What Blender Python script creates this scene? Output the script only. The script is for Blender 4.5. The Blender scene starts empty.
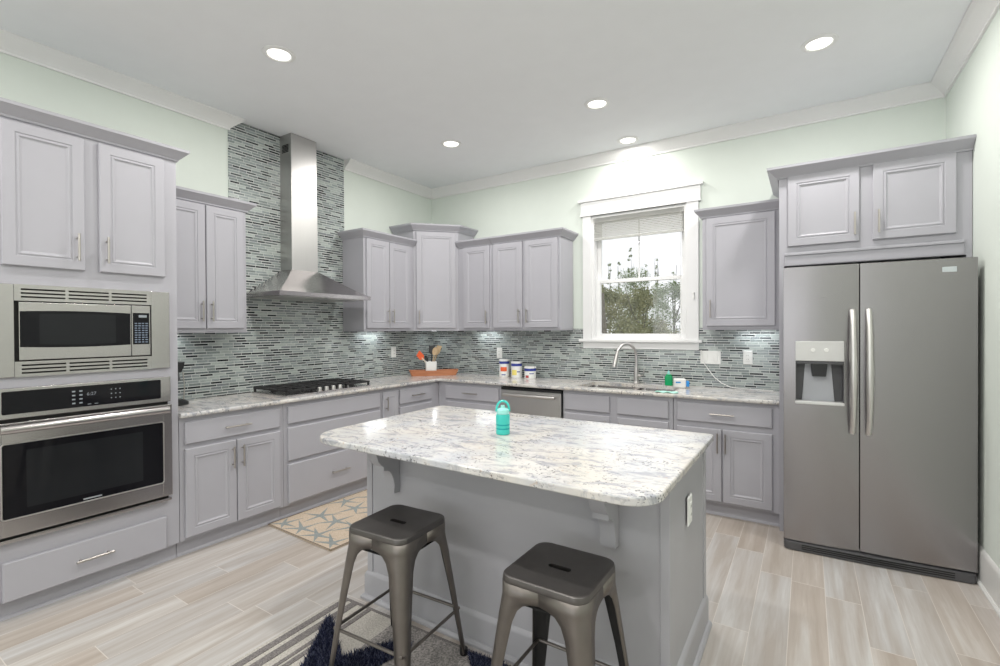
import bpy, bmesh, math, random
from mathutils import Vector, Matrix
random.seed(7)
S = bpy.context.scene
COL = S.collection
PI = math.pi

# ------------------------------------------------------------------ camera, world, exposure
YAW, PITCH, ROLL, F = 0.57241, -0.007236, -0.005295, 477.05
fw = Vector((-math.sin(YAW)*math.cos(PITCH), math.cos(YAW)*math.cos(PITCH), math.sin(PITCH)))
r0 = Vector((math.cos(YAW), math.sin(YAW), 0)); u0 = r0.cross(fw)
rr = r0*math.cos(ROLL)+u0*math.sin(ROLL); uu = -r0*math.sin(ROLL)+u0*math.cos(ROLL)
cam_d = bpy.data.cameras.new('camera'); cam = bpy.data.objects.new('camera', cam_d); COL.objects.link(cam)
cam.matrix_world = Matrix(((rr.x, uu.x, -fw.x, 3.914), (rr.y, uu.y, -fw.y, -4.5241), (rr.z, uu.z, -fw.z, 1.4266), (0, 0, 0, 1)))
cam_d.sensor_width = 36; cam_d.lens = F/1000*36; cam_d.clip_start = .05
S.camera = cam

W = bpy.data.worlds.new('sky'); S.world = W; W.use_nodes = True
bg = W.node_tree.nodes['Background']; bg.inputs[0].default_value = (.95, .97, 1, 1); bg.inputs[1].default_value = 2.5
vs = S.view_settings; vs.view_transform = 'Standard'; vs.look = 'None'; vs.gamma = 1; vs.use_curve_mapping = False
vs.exposure = -1.02
S.cycles.max_bounces = 10; S.cycles.diffuse_bounces = 6; S.cycles.glossy_bounces = 5; S.cycles.transparent_max_bounces = 12
S.cycles.sample_clamp_indirect = 6

def area(name, loc, rot, sx, sy, power, col=(1, 1, 1), shape='RECTANGLE', parent=None, spread=PI):
    l = bpy.data.lights.new(name, 'AREA'); l.energy = power; l.color = col; l.shape = shape; l.size = sx
    if shape == 'RECTANGLE': l.size_y = sy
    l.spread = spread
    o = bpy.data.objects.new(name, l); COL.objects.link(o); o.location = loc; o.rotation_euler = rot
    if parent: o.parent = parent
    return o
# added fill: unseen area lamps in two assumed rear windows brighten the room
H = 3.137; XR = 4.733; YR = -8.6
area('added_rear_fill', (1.25, YR-.05, 1.55), (PI/2, 0, 0), 1.8, 2.1, 26, (.97, .98, 1))
area('added_rear_fill', (3.45, YR-.05, 1.55), (PI/2, 0, 0), 1.8, 2.1, 26, (.97, .98, 1))
CAN_POWER = 29
UNDER_POWER = 1.3

# ------------------------------------------------------------------ node materials
class NT:
    def __init__(s, name):
        s.m = bpy.data.materials.new(name); s.m.use_nodes = True; s.t = s.m.node_tree; s.b = s.t.nodes['Principled BSDF']
    def n(s, typ, **kw):
        x = s.t.nodes.new(typ)
        for k, v in kw.items(): setattr(x, k, v)
        return x
    def put(s, sock, v):
        if isinstance(v, bpy.types.NodeSocket): s.t.links.new(v, sock)
        elif v is not None: sock.default_value = v
    def math(s, op, a, b=None, c=None):
        x = s.n('ShaderNodeMath', operation=op); s.put(x.inputs[0], a); s.put(x.inputs[1], b)
        if c is not None: s.put(x.inputs[2], c)
        return x.outputs[0]
    def pos(s, obj=True): return s.n('ShaderNodeTexCoord').outputs['Object'] if obj else s.n('ShaderNodeNewGeometry').outputs['Position']
    def xyz(s, v):
        x = s.n('ShaderNodeSeparateXYZ'); s.put(x.inputs[0], v); return x.outputs
    def comb(s, a=0., b=0., c=0.):
        x = s.n('ShaderNodeCombineXYZ'); s.put(x.inputs[0], a); s.put(x.inputs[1], b); s.put(x.inputs[2], c); return x.outputs[0]
    def vmul(s, v, k):
        x = s.n('ShaderNodeVectorMath', operation='MULTIPLY'); s.put(x.inputs[0], v); x.inputs[1].default_value = k; return x.outputs[0]
    def noise(s, v, scale, det=4, rough=.55, dim='3D', dist=0):
        x = s.n('ShaderNodeTexNoise', noise_dimensions=dim); s.put(x.inputs['Vector'], v); x.inputs['Scale'].default_value = scale
        x.inputs['Detail'].default_value = det; x.inputs['Roughness'].default_value = rough; x.inputs['Distortion'].default_value = dist
        return x.outputs[0]
    def white(s, v):
        x = s.n('ShaderNodeTexWhiteNoise', noise_dimensions='3D'); s.put(x.inputs['Vector'], v); return x.outputs['Value'], x.outputs['Color']
    def ramp(s, f, stops, interp='LINEAR'):
        x = s.n('ShaderNodeValToRGB'); s.put(x.inputs[0], f); cr = x.color_ramp; cr.interpolation = interp
        while len(cr.elements) < len(stops): cr.elements.new(.5)
        for e, (p, c) in zip(cr.elements, stops):
            e.position = p; e.color = (c, c, c, 1) if isinstance(c, (int, float)) else (*c, 1)
        return x.outputs[0]
    def mix(s, f, a, b, mode='MIX'):
        x = s.n('ShaderNodeMix', data_type='RGBA', blend_type=mode)
        s.put(x.inputs[0], f)
        for i, v in ((6, a), (7, b)): s.put(x.inputs[i], (*v, 1) if isinstance(v, tuple) and len(v) == 3 else v)
        return x.outputs[2]
    def bump(s, h, strength=.3, dist=.002):
        x = s.n('ShaderNodeBump'); s.put(x.inputs['Height'], h); x.inputs['Strength'].default_value = strength; x.inputs['Distance'].default_value = dist
        s.put(s.b.inputs['Normal'], x.outputs[0])
    def set(s, **kw):
        for k, v in kw.items():
            k = {'col': 'Base Color', 'rough': 'Roughness', 'metal': 'Metallic', 'spec': 'Specular IOR Level', 'coat': 'Coat Weight', 'crough': 'Coat Roughness', 'em': 'Emission Color', 'es': 'Emission Strength', 'trans': 'Transmission Weight', 'aniso': 'Anisotropic', 'sheen': 'Sheen Weight'}.get(k, k)
            s.put(s.b.inputs[k], (*v, 1) if isinstance(v, tuple) and len(v) == 3 else v)
        return s.m

def plain(name, col, rough=.5, metal=0., var=.03, scale=6., bump=0., **kw):
    t = NT(name); n = t.noise(t.pos(), scale, 3)
    a = tuple(max(0, c*(1-var)) for c in col); b = tuple(min(1, c*(1+var)) for c in col)
    t.set(col=t.ramp(n, [(.3, a), (.7, b)]), rough=rough, metal=metal, **kw)
    if bump: t.bump(t.noise(t.pos(), 220, 2), bump, .0006)
    return t.m

def steel(name, col, rough, axis, brush=1.):
    t = NT(name); k = [4., 4., 4.]
    for i in range(3): k[i] = 3. if i == axis else 420.
    n = t.noise(t.vmul(t.pos(), tuple(k)), 1., 2)
    t.set(col=t.ramp(n, [(.25, tuple(c*(1-.03*brush) for c in col)), (.75, tuple(min(1, c*(1+.03*brush)) for c in col))]), metal=1.,
          rough=t.math('MULTIPLY_ADD', n, .10*brush, rough-.05*brush))
    if brush > .5: t.bump(n, .012, .0002)
    return t.m

M = {}
M['paint'] = plain('cabinet_paint', (.405, .40, .437), .42, var=.012)
M['island_paint'] = plain('island_paint', (.40, .397, .425), .45, var=.012)
M['wall'] = plain('mint_wall_paint', (.695, .745, .69), .75, var=.012, bump=.1)
M['ceil'] = plain('ceiling_paint', (.83, .84, .865), .85, var=.01, bump=.1)
M['white'] = plain('white_trim_paint', (.80, .80, .80), .38, var=.01)
M['greytrim'] = plain('baseboard_paint', (.70, .70, .68), .4, var=.01)
M['crown'] = plain('crown_paint', (.82, .815, .81), .5, var=.01)
M['nickel'] = steel('brushed_nickel', (.50, .47, .44), .30, 2)
M['steel'] = steel('brushed_steel', (.50, .478, .475), .22, 1)
M['steelv'] = steel('brushed_steel_upright', (.54, .53, .52), .34, 2)
M['fridge'] = steel('fridge_steel', (.325, .312, .318), .27, 0, .15)
M['handle_steel'] = steel('satin_steel', (.64, .62, .605), .33, 2)
M['gun'] = plain('gunmetal', (.13, .122, .118), .38, .85, var=.10, scale=9)
M['gunlegs'] = plain('gunmetal_leg', (.19, .172, .158), .38, .85, var=.10, scale=9)
M['black'] = plain('black_plastic', (.012, .012, .013), .35)
M['blackglass'] = plain('black_glass', (.008, .008, .010), .05, spec=.18)
M['darkglass'] = plain('tinted_oven_glass', (.016, .017, .019), .07, spec=.2)
M['iron'] = plain('cast_iron', (.018, .018, .019), .55, bump=.3)
M['gap'] = plain('dark_recess', (.01, .01, .01), .8)
M['plastic'] = plain('white_plastic', (.82, .82, .80), .35)
M['darkgrey'] = plain('charcoal_plastic', (.075, .075, .08), .4)
M['midgrey'] = plain('grey_plastic', (.40, .41, .44), .35)
M['silver'] = plain('silver_plastic', (.62, .62, .61), .35)
M['slatgrey'] = plain('badge_silver', (.62, .66, .69), .3, .7)
M['terracotta'] = None
M['orange'] = plain('orange_silicone', (.85, .13, .03), .45)
M['lightwood'] = plain('beech_wood', (.55, .40, .24), .55, var=.12, scale=30)
M['cream'] = plain('cream_silicone', (.75, .68, .55), .5)
M['green'] = plain('green_soap', (.01, .36, .13), .18)
M['teal'] = plain('teal_plastic', (.05, .56, .50), .22)
M['tealdark'] = plain('teal_dark_plastic', (.01, .36, .36), .25)
M['tealpale'] = plain('teal_pale_plastic', (.33, .74, .68), .25)
M['tealcloth'] = plain('teal_cloth', (.42, .74, .64), .9)
M['blue'] = plain('blue_print', (.03, .05, .28), .4)
M['bluebright'] = plain('bright_blue_print', (.03, .28, .70), .4)
M['redprint'] = plain('orange_red_print', (.80, .13, .04), .4)
M['yellowprint'] = plain('yellow_print', (.85, .72, .20), .4)
M['maroon'] = plain('maroon_print', (.42, .06, .06), .4)
M['digits'] = NT('display_digits').set(col=(.02, .02, .02), em=(.85, .92, 1), es=.4)
M['keys'] = plain('key_print', (.30, .33, .36), .5)
M['keysblue'] = plain('keypad_print', (.16, .20, .27), .4)
def blind_mat():
    t = NT('white_slat'); t.t.nodes.remove(t.b)
    d = t.n('ShaderNodeBsdfDiffuse'); d.inputs[0].default_value = (.86, .86, .86, 1); r = t.n('ShaderNodeBsdfTranslucent'); r.inputs[0].default_value = (.88, .88, .86, 1)
    mx = t.n('ShaderNodeMixShader'); mx.inputs[0].default_value = .82
    t.t.links.new(d.outputs[0], mx.inputs[1]); t.t.links.new(r.outputs[0], mx.inputs[2]); t.t.links.new(mx.outputs[0], t.t.nodes['Material Output'].inputs[0]); return t.m
M['blind'] = blind_mat()
M['bark'] = plain('bark', (.16, .14, .12), .9, var=.25, scale=20)
M['ground'] = plain('winter_grass', (.22, .22, .12), .95, var=.2, scale=3)
M['lamp'] = NT('lamp_lens').set(col=(.9, .9, .88), em=(1, .95, .86), es=5.5)
M['strip'] = NT('light_strip').set(col=(.9, .9, .9), em=(.95, .98, 1), es=4)

def leafmat(name, a, b):
    t = NT(name); n, _ = t.white(t.vmul(t.n('ShaderNodeNewGeometry').outputs['Position'], (3.1, 2.7, 3.3)))
    n2 = t.noise(t.pos(), 2.2, 3)
    t.set(col=t.mix(t.math('MULTIPLY_ADD', n2, 1.6, -.3), a, b), rough=.7, spec=.2)
    return t.m
M['leaf'] = leafmat('olive_leaves', (.19, .215, .095), (.37, .345, .20))
M['leaf2'] = leafmat('green_leaves', (.17, .24, .115), (.32, .37, .20))
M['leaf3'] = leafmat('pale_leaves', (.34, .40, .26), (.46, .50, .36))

def tray_wood():
    t = NT('reddish_wood'); n = t.noise(t.vmul(t.pos(), (3, 40, 40)), 1., 4)
    t.set(col=t.ramp(n, [(.25, (.34, .115, .05)), (.75, (.56, .24, .12))]), rough=.4); return t.m
M['traywood'] = tray_wood()

def granite(name, base=(.64, .605, .56), cool=(.56, .57, .60)):
    t = NT(name); p = t.pos(False)
    c = t.mix(t.ramp(t.noise(p, 2.6, 4, .6), [(.40, 0.), (.62, 1.)]), base, cool)
    w = t.ramp(t.noise(p, 5.0, 3, .6), [(.50, 0.), (.72, 1.)]); c = t.mix(w, c, (.72, .70, .67))
    # grey streaky veins
    v = t.noise(t.vmul(p, (9, 21, 14)), 1., 6, .70, dist=.6)
    c = t.mix(t.ramp(v, [(.50, 0.), (.60, .70), (.68, .85)]), c, (.30, .31, .35))
    # tan flecks
    c = t.mix(t.ramp(t.noise(p, 34, 3, .6), [(.62, 0.), (.70, .55)]), c, (.50, .36, .26))
    # charcoal specks gathered in patches
    sp = t.math('MULTIPLY', t.ramp(t.noise(p, 75, 2, .6), [(.575, 0.), (.64, 1.)]), t.ramp(t.noise(p, 6.5, 3), [(.44, 0.), (.60, 1.)]))
    c = t.mix(t.math('MULTIPLY', sp, .8), c, (.06, .06, .07))
    t.set(col=c, rough=.13, spec=.5); return t.m
M['granite'] = granite('white_granite')
M['granite_wall'] = granite('perimeter_granite', (.64, .60, .55), (.57, .56, .56))

def mosaic(name, axis):
    t = NT(name); o = t.xyz(t.pos(False)); u = o[axis]; z = o[2]
    h = .0215
    r = t.math('DIVIDE', z, h); row = t.math('FLOOR', r); fr = t.math('FRACT', r)
    rs, _ = t.white(t.comb(row, 3.3, 1.7))
    vw = t.math('ADD', t.math('DIVIDE', u, .088), t.math('MULTIPLY', row, 17.31))
    vo = t.n('ShaderNodeTexVoronoi', voronoi_dimensions='1D', feature='F1'); t.put(vo.inputs['W'], vw); vo.inputs['Scale'].default_value = 1; vo.inputs['Randomness'].default_value = .75
    ve = t.n('ShaderNodeTexVoronoi', voronoi_dimensions='1D', feature='DISTANCE_TO_EDGE'); t.put(ve.inputs['W'], vw); ve.inputs['Scale'].default_value = 1; ve.inputs['Randomness'].default_value = .75
    val = t.xyz(vo.outputs['Color'])[0]
    tone = t.ramp(val, [(0, (.030, .036, .038)), (.13, (.085, .098, .10)), (.25, (.155, .18, .18)), (.40, (.24, .275, .27)), (.56, (.31, .35, .345)), (.75, (.41, .455, .435)), (.92, (.22, .245, .255))], 'CONSTANT')
    streak = t.noise(t.comb(t.math('MULTIPLY', u, 30.), t.math('MULTIPLY', z, 160.), row), 1., 3)
    tone = t.mix(.35, tone, t.mix(1., tone, t.ramp(streak, [(.3, .55), (.7, 1.45)]), 'MULTIPLY'))
    gx = t.math('LESS_THAN', ve.outputs['Distance'], .018)
    gz = t.math('LESS_THAN', t.math('ABSOLUTE', t.math('SUBTRACT', fr, .5)), .5-.065)
    thin = t.math('MULTIPLY_ADD', t.math('LESS_THAN', val, .40), .10, .075)
    gz = t.math('LESS_THAN', t.math('ABSOLUTE', t.math('SUBTRACT', fr, .5)), t.math('SUBTRACT', .5, thin))
    g = t.math('MAXIMUM', gx, t.math('SUBTRACT', 1., gz))
    t.set(col=t.mix(g, tone, (.60, .62, .60)), rough=t.math('MULTIPLY_ADD', g, .5, .12), spec=.5)
    t.bump(t.math('SUBTRACT', 1., g), .5, .0012)
    return t.m
M['tileL'] = mosaic('mosaic_glass_tile_range', 1)
M['tileB'] = mosaic('mosaic_glass_tile_sink', 0)

def floor_mat():
    t = NT('wood_look_plank_tile'); o = t.xyz(t.pos(False)); x, y = o[0], o[1]
    wd, ln = .1555, .93
    rx = t.math('DIVIDE', t.math('ADD', x, .05), wd); row = t.math('FLOOR', rx); fx = t.math('FRACT', rx)
    off, _ = t.white(t.comb(row, 5.1, 2.2))
    ry = t.math('ADD', t.math('DIVIDE', y, ln), off); colm = t.math('FLOOR', ry); fy = t.math('FRACT', ry)
    rv, rc = t.white(t.comb(row, colm, 8.8))
    base = t.ramp(rv, [(0, (.45, .395, .35)), (.3, (.49, .45, .415)), (.55, (.515, .49, .47)), (.8, (.49, .48, .475)), (1, (.55, .525, .50))])
    seed = t.math('MULTIPLY', rv, 37.)
    # broad soft bands and fine grain along the plank
    b1 = t.noise(t.comb(t.math('MULTIPLY', x, 15.), t.math('MULTIPLY', y, 1.1), seed), 1., 4, .6, dist=.25)
    b2 = t.noise(t.comb(t.math('MULTIPLY', x, 70.), t.math('MULTIPLY', y, 2.2), seed), 1., 4, .65)
    c = t.mix(t.ramp(b1, [(.38, 0.), (.66, .68)]), base, (.335, .28, .235))
    c = t.mix(t.ramp(b1, [(.26, .55), (.44, 0.)]), c, (.60, .59, .575))
    c = t.mix(t.ramp(b2, [(.5, 0.), (.75, .30)]), c, (.34, .29, .255))
    gx = t.math('GREATER_THAN', t.math('ABSOLUTE', t.math('SUBTRACT', fx, .5)), .5-.008)
    gy = t.math('GREATER_THAN', t.math('ABSOLUTE', t.math('SUBTRACT', fy, .5)), .5-.0019)
    g = t.math('MAXIMUM', gx, gy)
    c = t.mix(g, c, (.60, .56, .52))
    t.set(col=c, rough=t.math('MULTIPLY_ADD', b1, .15, .30), spec=.4)
    t.bump(t.math('SUBTRACT', 1., g), .3, .001); return t.m
M['floor'] = floor_mat()

def glass_mat():
    t = NT('window_glass'); t.t.nodes.remove(t.b)
    tr = t.n('ShaderNodeBsdfTransparent'); gl = t.n('ShaderNodeBsdfGlossy'); gl.inputs['Roughness'].default_value = .02
    mx = t.n('ShaderNodeMixShader'); mx.inputs[0].default_value = .05
    t.t.links.new(tr.outputs[0], mx.inputs[1]); t.t.links.new(gl.outputs[0], mx.inputs[2])
    t.t.links.new(mx.outputs[0], t.t.nodes['Material Output'].inputs[0]); return t.m
M['glass'] = glass_mat()

def weave(name, a, b, sc=300):
    t = NT(name); n = t.noise(t.pos(), sc, 2, .7); t.set(col=t.ramp(n, [(.35, a), (.65, b)]), rough=.95, spec=.1); t.bump(n, .6, .003); return t.m
M['rug_light'] = weave('oatmeal_weave', (.38, .355, .32), (.58, .55, .51), 120)
M['rug_grey'] = weave('grey_fleck_weave', (.17, .16, .16), (.42, .39, .37), 120)
M['rug_dark'] = weave('taupe_stripe_weave', (.13, .12, .12), (.27, .25, .24), 160)
M['navy'] = weave('navy_shag', (.008, .010, .030), (.03, .035, .075), 200)
M['navylt'] = weave('slate_shag', (.06, .07, .12), (.13, .14, .2), 200)
M['mat_tan'] = weave('tan_weave', (.47, .38, .29), (.60, .50, .40), 130)
M['mat_blue'] = weave('slate_blue_weave', (.22, .25, .25), (.33, .35, .34), 130)
M['mat_edge'] = weave('umber_weave', (.17, .14, .11), (.25, .21, .17), 130)

# ------------------------------------------------------------------ mesh helpers
class MB:
    def __init__(s): s.b = bmesh.new()
    def box(s, x0, x1, y0, y1, z0, z1, bev=0., seg=2):
        t = bmesh.new(); bmesh.ops.create_cube(t, size=1)
        for v in t.verts: v.co = ((x0+x1)/2+v.co.x*(x1-x0), (y0+y1)/2+v.co.y*(y1-y0), (z0+z1)/2+v.co.z*(z1-z0))
        if bev: bmesh.ops.bevel(t, geom=t.edges[:], offset=bev, segments=seg, affect='EDGES', profile=.5)
        return s.add(t)
    def add(s, t, mat=None):
        if mat is not None: t.transform(mat)
        me = bpy.data.meshes.new('tmp'); t.to_mesh(me); t.free(); s.b.from_mesh(me); bpy.data.meshes.remove(me); return s
    def prism(s, pts, axis, a, b, bev=0., seg=2, mat=None):
        """polygon pts in the plane normal to axis, extruded from a to b. axis x: pts=(y,z); y: (x,z); z: (x,y)"""
        t = bmesh.new()
        def P(p, k): return {'x': (k, p[0], p[1]), 'y': (p[0], k, p[1]), 'z': (p[0], p[1], k)}[axis]
        lo = [t.verts.new(P(p, a)) for p in pts]; hi = [t.verts.new(P(p, b)) for p in pts]; n = len(pts)
        f1 = t.faces.new(lo); f2 = t.faces.new(hi)
        for i in range(n): t.faces.new((lo[i], lo[(i+1) % n], hi[(i+1) % n], hi[i]))
        bmesh.ops.recalc_face_normals(t, faces=t.faces[:])
        if bev:
            es = [e for f in (f1, f2) for e in f.edges]
            bmesh.ops.bevel(t, geom=es, offset=bev, segments=seg, affect='EDGES', profile=.5)
        return s.add(t, mat)
    def lathe(s, prof, seg=24, loc=(0, 0, 0), mat=None):
        t = bmesh.new(); rings = []
        for r, z in prof:
            rings.append([t.verts.new((0, 0, z))] if r < 1e-6 else [t.verts.new((r*math.cos(2*PI*i/seg), r*math.sin(2*PI*i/seg), z)) for i in range(seg)])
        for a, b in zip(rings, rings[1:]):
            for i in range(seg):
                j = (i+1) % seg
                if len(a) == 1 and len(b) == 1: continue
                if len(a) == 1: t.faces.new((a[0], b[j], b[i]))
                elif len(b) == 1: t.faces.new((a[i], a[j], b[0]))
                else: t.faces.new((a[i], a[j], b[j], b[i]))
        bmesh.ops.recalc_face_normals(t, faces=t.faces[:])
        m = Matrix.Translation(loc)
        return s.add(t, m @ mat if mat is not None else m)
    def tube(s, path, r, seg=10, cap=True, flat=1.):
        t = bmesh.new(); P = [Vector(p) for p in path]; rs = r if isinstance(r, (list, tuple)) else [r]*len(P); rings = []
        up = None
        for i, p in enumerate(P):
            d = (P[min(i+1, len(P)-1)]-P[max(i-1, 0)]).normalized()
            if up is None:
                up = Vector((0, 0, 1)) if abs(d.z) < .95 else Vector((0, 1, 0))
            a = d.cross(up).normalized(); b = a.cross(d).normalized(); up = b
            rings.append([t.verts.new(p+a*math.cos(2*PI*k/seg)*rs[i]+b*math.sin(2*PI*k/seg)*rs[i]*flat) for k in range(seg)])
        for a, b in zip(rings, rings[1:]):
            for k in range(seg): t.faces.new((a[k], a[(k+1) % seg], b[(k+1) % seg], b[k]))
        if cap: t.faces.new(rings[0]); t.faces.new(rings[-1])
        bmesh.ops.recalc_face_normals(t, faces=t.faces[:])
        return s.add(t)
    def sweep(s, path, prof, z0=0.):
        """closed profile [(out, up)] carried along an xy polyline, mitred; out is the right-hand side of travel"""
        t = bmesh.new(); P = [Vector(p) for p in path]; rings = []
        N = []
        for a, b in zip(P, P[1:]):
            d = (b-a).normalized(); N.append(Vector((d.y, -d.x)))
        for i, p in enumerate(P):
            if i == 0: n = N[0]
            elif i == len(P)-1: n = N[-1]
            else: n = (N[i-1]+N[i])/(1+N[i-1].dot(N[i]))
            rings.append([t.verts.new((p.x+n.x*o, p.y+n.y*o, z0+z)) for o, z in prof])
        k = len(prof)
        for a, b in zip(rings, rings[1:]):
            for i in range(k): t.faces.new((a[i], a[(i+1) % k], b[(i+1) % k], b[i]))
        t.faces.new(rings[0]); t.faces.new(rings[-1])
        bmesh.ops.recalc_face_normals(t, faces=t.faces[:])
        return s.add(t)
    def panel(s, x0, x1, z0, z1, yb, prof, mat=None):
        """a moulded board facing -y: prof = [(inset, height proud of yb)]"""
        t = bmesh.new(); rings = []
        for ins, h in prof:
            rings.append([t.verts.new((x, yb-h, z)) for x, z in ((x0+ins, z0+ins), (x1-ins, z0+ins), (x1-ins, z1-ins), (x0+ins, z1-ins))])
        for a, b in zip(rings, rings[1:]):
            for i in range(4): t.faces.new((a[i], a[(i+1) % 4], b[(i+1) % 4], b[i]))
        t.faces.new(rings[0]); t.faces.new(rings[-1])
        bmesh.ops.recalc_face_normals(t, faces=t.faces[:])
        return s.add(t, mat)
    def quad(s, pts): s.b.faces.new([s.b.verts.new(p) for p in pts]); return s
    def done(s, name, mat, parent=None, smooth=30., loc=None, rot=None):
        me = bpy.data.meshes.new(name); s.b.to_mesh(me); s.b.free()
        if smooth:
            me.shade_smooth(); me.set_sharp_from_angle(angle=math.radians(smooth))
        me.materials.append(mat if not isinstance(mat, str) else M[mat])
        o = bpy.data.objects.new(name, me); COL.objects.link(o)
        if parent: o.parent = parent
        if loc: o.location = loc
        if rot: o.rotation_euler = rot
        if smooth:
            wn = o.modifiers.new('face_weighted', 'WEIGHTED_NORMAL'); wn.keep_sharp = True; wn.weight = 80
        return o

def rpoly(pts, rad, seg=6):
    """polygon with rounded corners; rad a number or one per corner"""
    out = []; n = len(pts)
    for i in range(n):
        r = rad[i] if isinstance(rad, (list, tuple)) else rad
        p = Vector(pts[i]); a = (Vector(pts[i-1])-p); b = (Vector(pts[(i+1) % n])-p)
        if r <= 0: out.append(tuple(p)); continue
        a.normalize(); b.normalize(); ang = a.angle(b); d = r/math.tan(ang/2); c = p+(a+b).normalized()*(r/math.sin(ang/2))
        s, e = p+a*d-c, p+b*d-c; th0 = math.atan2(s.y, s.x); th1 = math.atan2(e.y, e.x); dt = (th1-th0+PI) % (2*PI)-PI
        for k in range(seg+1):
            th = th0+dt*k/seg; out.append((c.x+r*math.cos(th), c.y+r*math.sin(th)))
    return out
def rrect(x0, x1, y0, y1, r, seg=5): return rpoly([(x0, y0), (x1, y0), (x1, y1), (x0, y1)], r, seg)

def tag(o, label=None, cat=None, group=None, kind=None):
    if label: o['label'] = label
    if cat: o['category'] = cat
    if group: o['group'] = group
    if kind: o['kind'] = kind
    return o
def thing(name, label, cat, loc=(0, 0, 0), rz=0., group=None):
    o = bpy.data.objects.new(name, None); o.empty_display_size = .1; COL.objects.link(o); o.location = loc; o.rotation_euler = (0, 0, rz)
    return tag(o, label, cat, group)
def struct(name, mb, mat, parent=None, label=None, smooth=30.):
    o = mb.done(name, mat, parent, smooth)
    if parent is None: o['kind'] = 'structure'
    if label: o['label'] = label
    return o

# ------------------------------------------------------------------ the room
XL = 0.
struct('floor', MB().box(-.2, XR+.2, YR-.2, .16, -.1, 0), 'floor', smooth=0)
struct('ceiling', MB().box(-.2, XR+.2, YR-.2, .16, H, H+.12), 'ceil', smooth=0)
struct('wall_left', MB().box(-.15, 0, YR-.15, .16, 0, H), 'wall', smooth=0)
struct('wall_right', MB().box(XR, XR+.15, YR-.15, .16, 0, H), 'wall', smooth=0)
WX0, WX1, WZ0, WZ1 = 2.095, 3.0, 1.325, 2.56
struct('wall_back', MB().box(0, WX0, 0, .16, 0, H).box(WX1, XR, 0, .16, 0, H).box(WX0, WX1, 0, .16, 0, WZ0).box(WX0, WX1, 0, .16, WZ1, H), 'wall', smooth=0)
b = MB()
xs = [0, .35, 2.15, 2.55, 4.35, XR]
for i in (0, 2, 4): b.box(xs[i], xs[i+1], YR-.15, YR, 0, H)
for i in (1, 3): b.box(xs[i], xs[i+1], YR-.15, YR, 0, .5).box(xs[i], xs[i+1], YR-.15, YR, 2.6, H)
struct('wall_rear', b, 'wall', smooth=0)
CROWN = [(0, 0), (.095, 0), (.095, -.012), (.084, -.018), (.075, -.03), (.056, -.044), (.034, -.062), (.022, -.076), (.014, -.082), (.014, -.096), (0, -.096)]
struct('trim_1', MB().sweep([(0, YR), (0, -2.475), (-.12, -2.475)], CROWN, H), 'crown', label='white crown moulding above the ovens')
struct('trim_2', MB().sweep([(0, -1.325), (0, 0), (XR, 0), (XR, YR)], CROWN, H), 'crown', label='white crown moulding round the sink wall')
BASE = [(0, 0), (.028, 0), (.028, .012), (.02, .022), (.016, .022), (.016, .175), (.010, .19), (0, .20)]
struct('baseboard_right', MB().sweep([(XR, -.05), (XR, YR)], BASE), 'greytrim')
struct('baseboard_left', MB().sweep([(0, YR), (0, -4.0)], BASE), 'greytrim')
# mosaic backsplash
TT = .008
struct('wall_left_tile', MB().box(0, TT, -3.112, 0, .914, 1.43).box(0, TT, -2.473, -1.338, 1.43, H-.002), 'tileL', smooth=0, label='mosaic glass tile rising to the ceiling behind the range hood')
struct('wall_back_tile', MB().box(TT, 2.02, -TT, 0, .914, 1.43).box(2.02, 3.09, -TT, 0, .914, 1.30).box(3.09, 3.748, -TT, 0, .914, 1.43), 'tileB', smooth=0, label='mosaic glass tile behind the sink')

# ------------------------------------------------------------------ window over the sink
win = thing('window_1', None, None); win['kind'] = 'structure'
b = MB()
b.box(2.008, WX0, -.02, 0, WZ0, WZ1, .003).box(WX1, 3.105, -.02, 0, WZ0, WZ1, .003)
b.box(1.99, 3.122, -.026, 0, WZ1-.005, 2.695, .003).box(1.965, 3.145, -.045, 0, 2.695, 2.722, .004).box(1.985, 3.127, -.032, 0, WZ1-.005, WZ1+.012, .003)
b.box(1.972, 3.135, -.05, .05, 1.30, 1.326, .006).box(2.008, 3.105, -.018, 0, 1.235, 1.30, .003)
b.done('casing', 'white', win)
b = MB().box(WX0, WX0+.03, -.001, .15, WZ0, WZ1).box(WX1-.02, WX1, -.001, .15, WZ0, WZ1).box(WX0+.03, WX1-.02, -.001, .15, WZ1-.03, WZ1).box(WX0+.03, WX1-.02, -.001, .15, WZ0, WZ0+.02)
b.done('jamb', 'white', win, 0)
def frame(b, x0, x1, z0, z1, y0, y1, s, t, bo):
    b.box(x0, x0+s, y0, y1, z0, z1, .003).box(x1-s, x1, y0, y1, z0, z1, .003).box(x0+s, x1-s, y0, y1, z1-t, z1, .003).box(x0+s, x1-s, y0, y1, z0, z0+bo, .003)
sb = MB(); frame(sb, WX0+.03, WX1-.02, WZ0+.015, 1.918, .045, .08, .045, .035, .04); sb.done('lower_sash', 'white', win)
MB().box(2.165, 2.94, .06, .064, 1.375, 1.886).done('lower_pane', 'glass', win, 0)
sb = MB(); frame(sb, WX0+.03, WX1-.02, 1.885, WZ1-.03, .085, .12, .04, .03, .035); sb.box(2.537, 2.549, .092, .112, 1.91, 2.51, .002); sb.done('upper_sash', 'white', win)
MB().box(2.16, 2.945, .10, .104, 1.915, 2.505).done('upper_pane', 'glass', win, 0)
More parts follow.
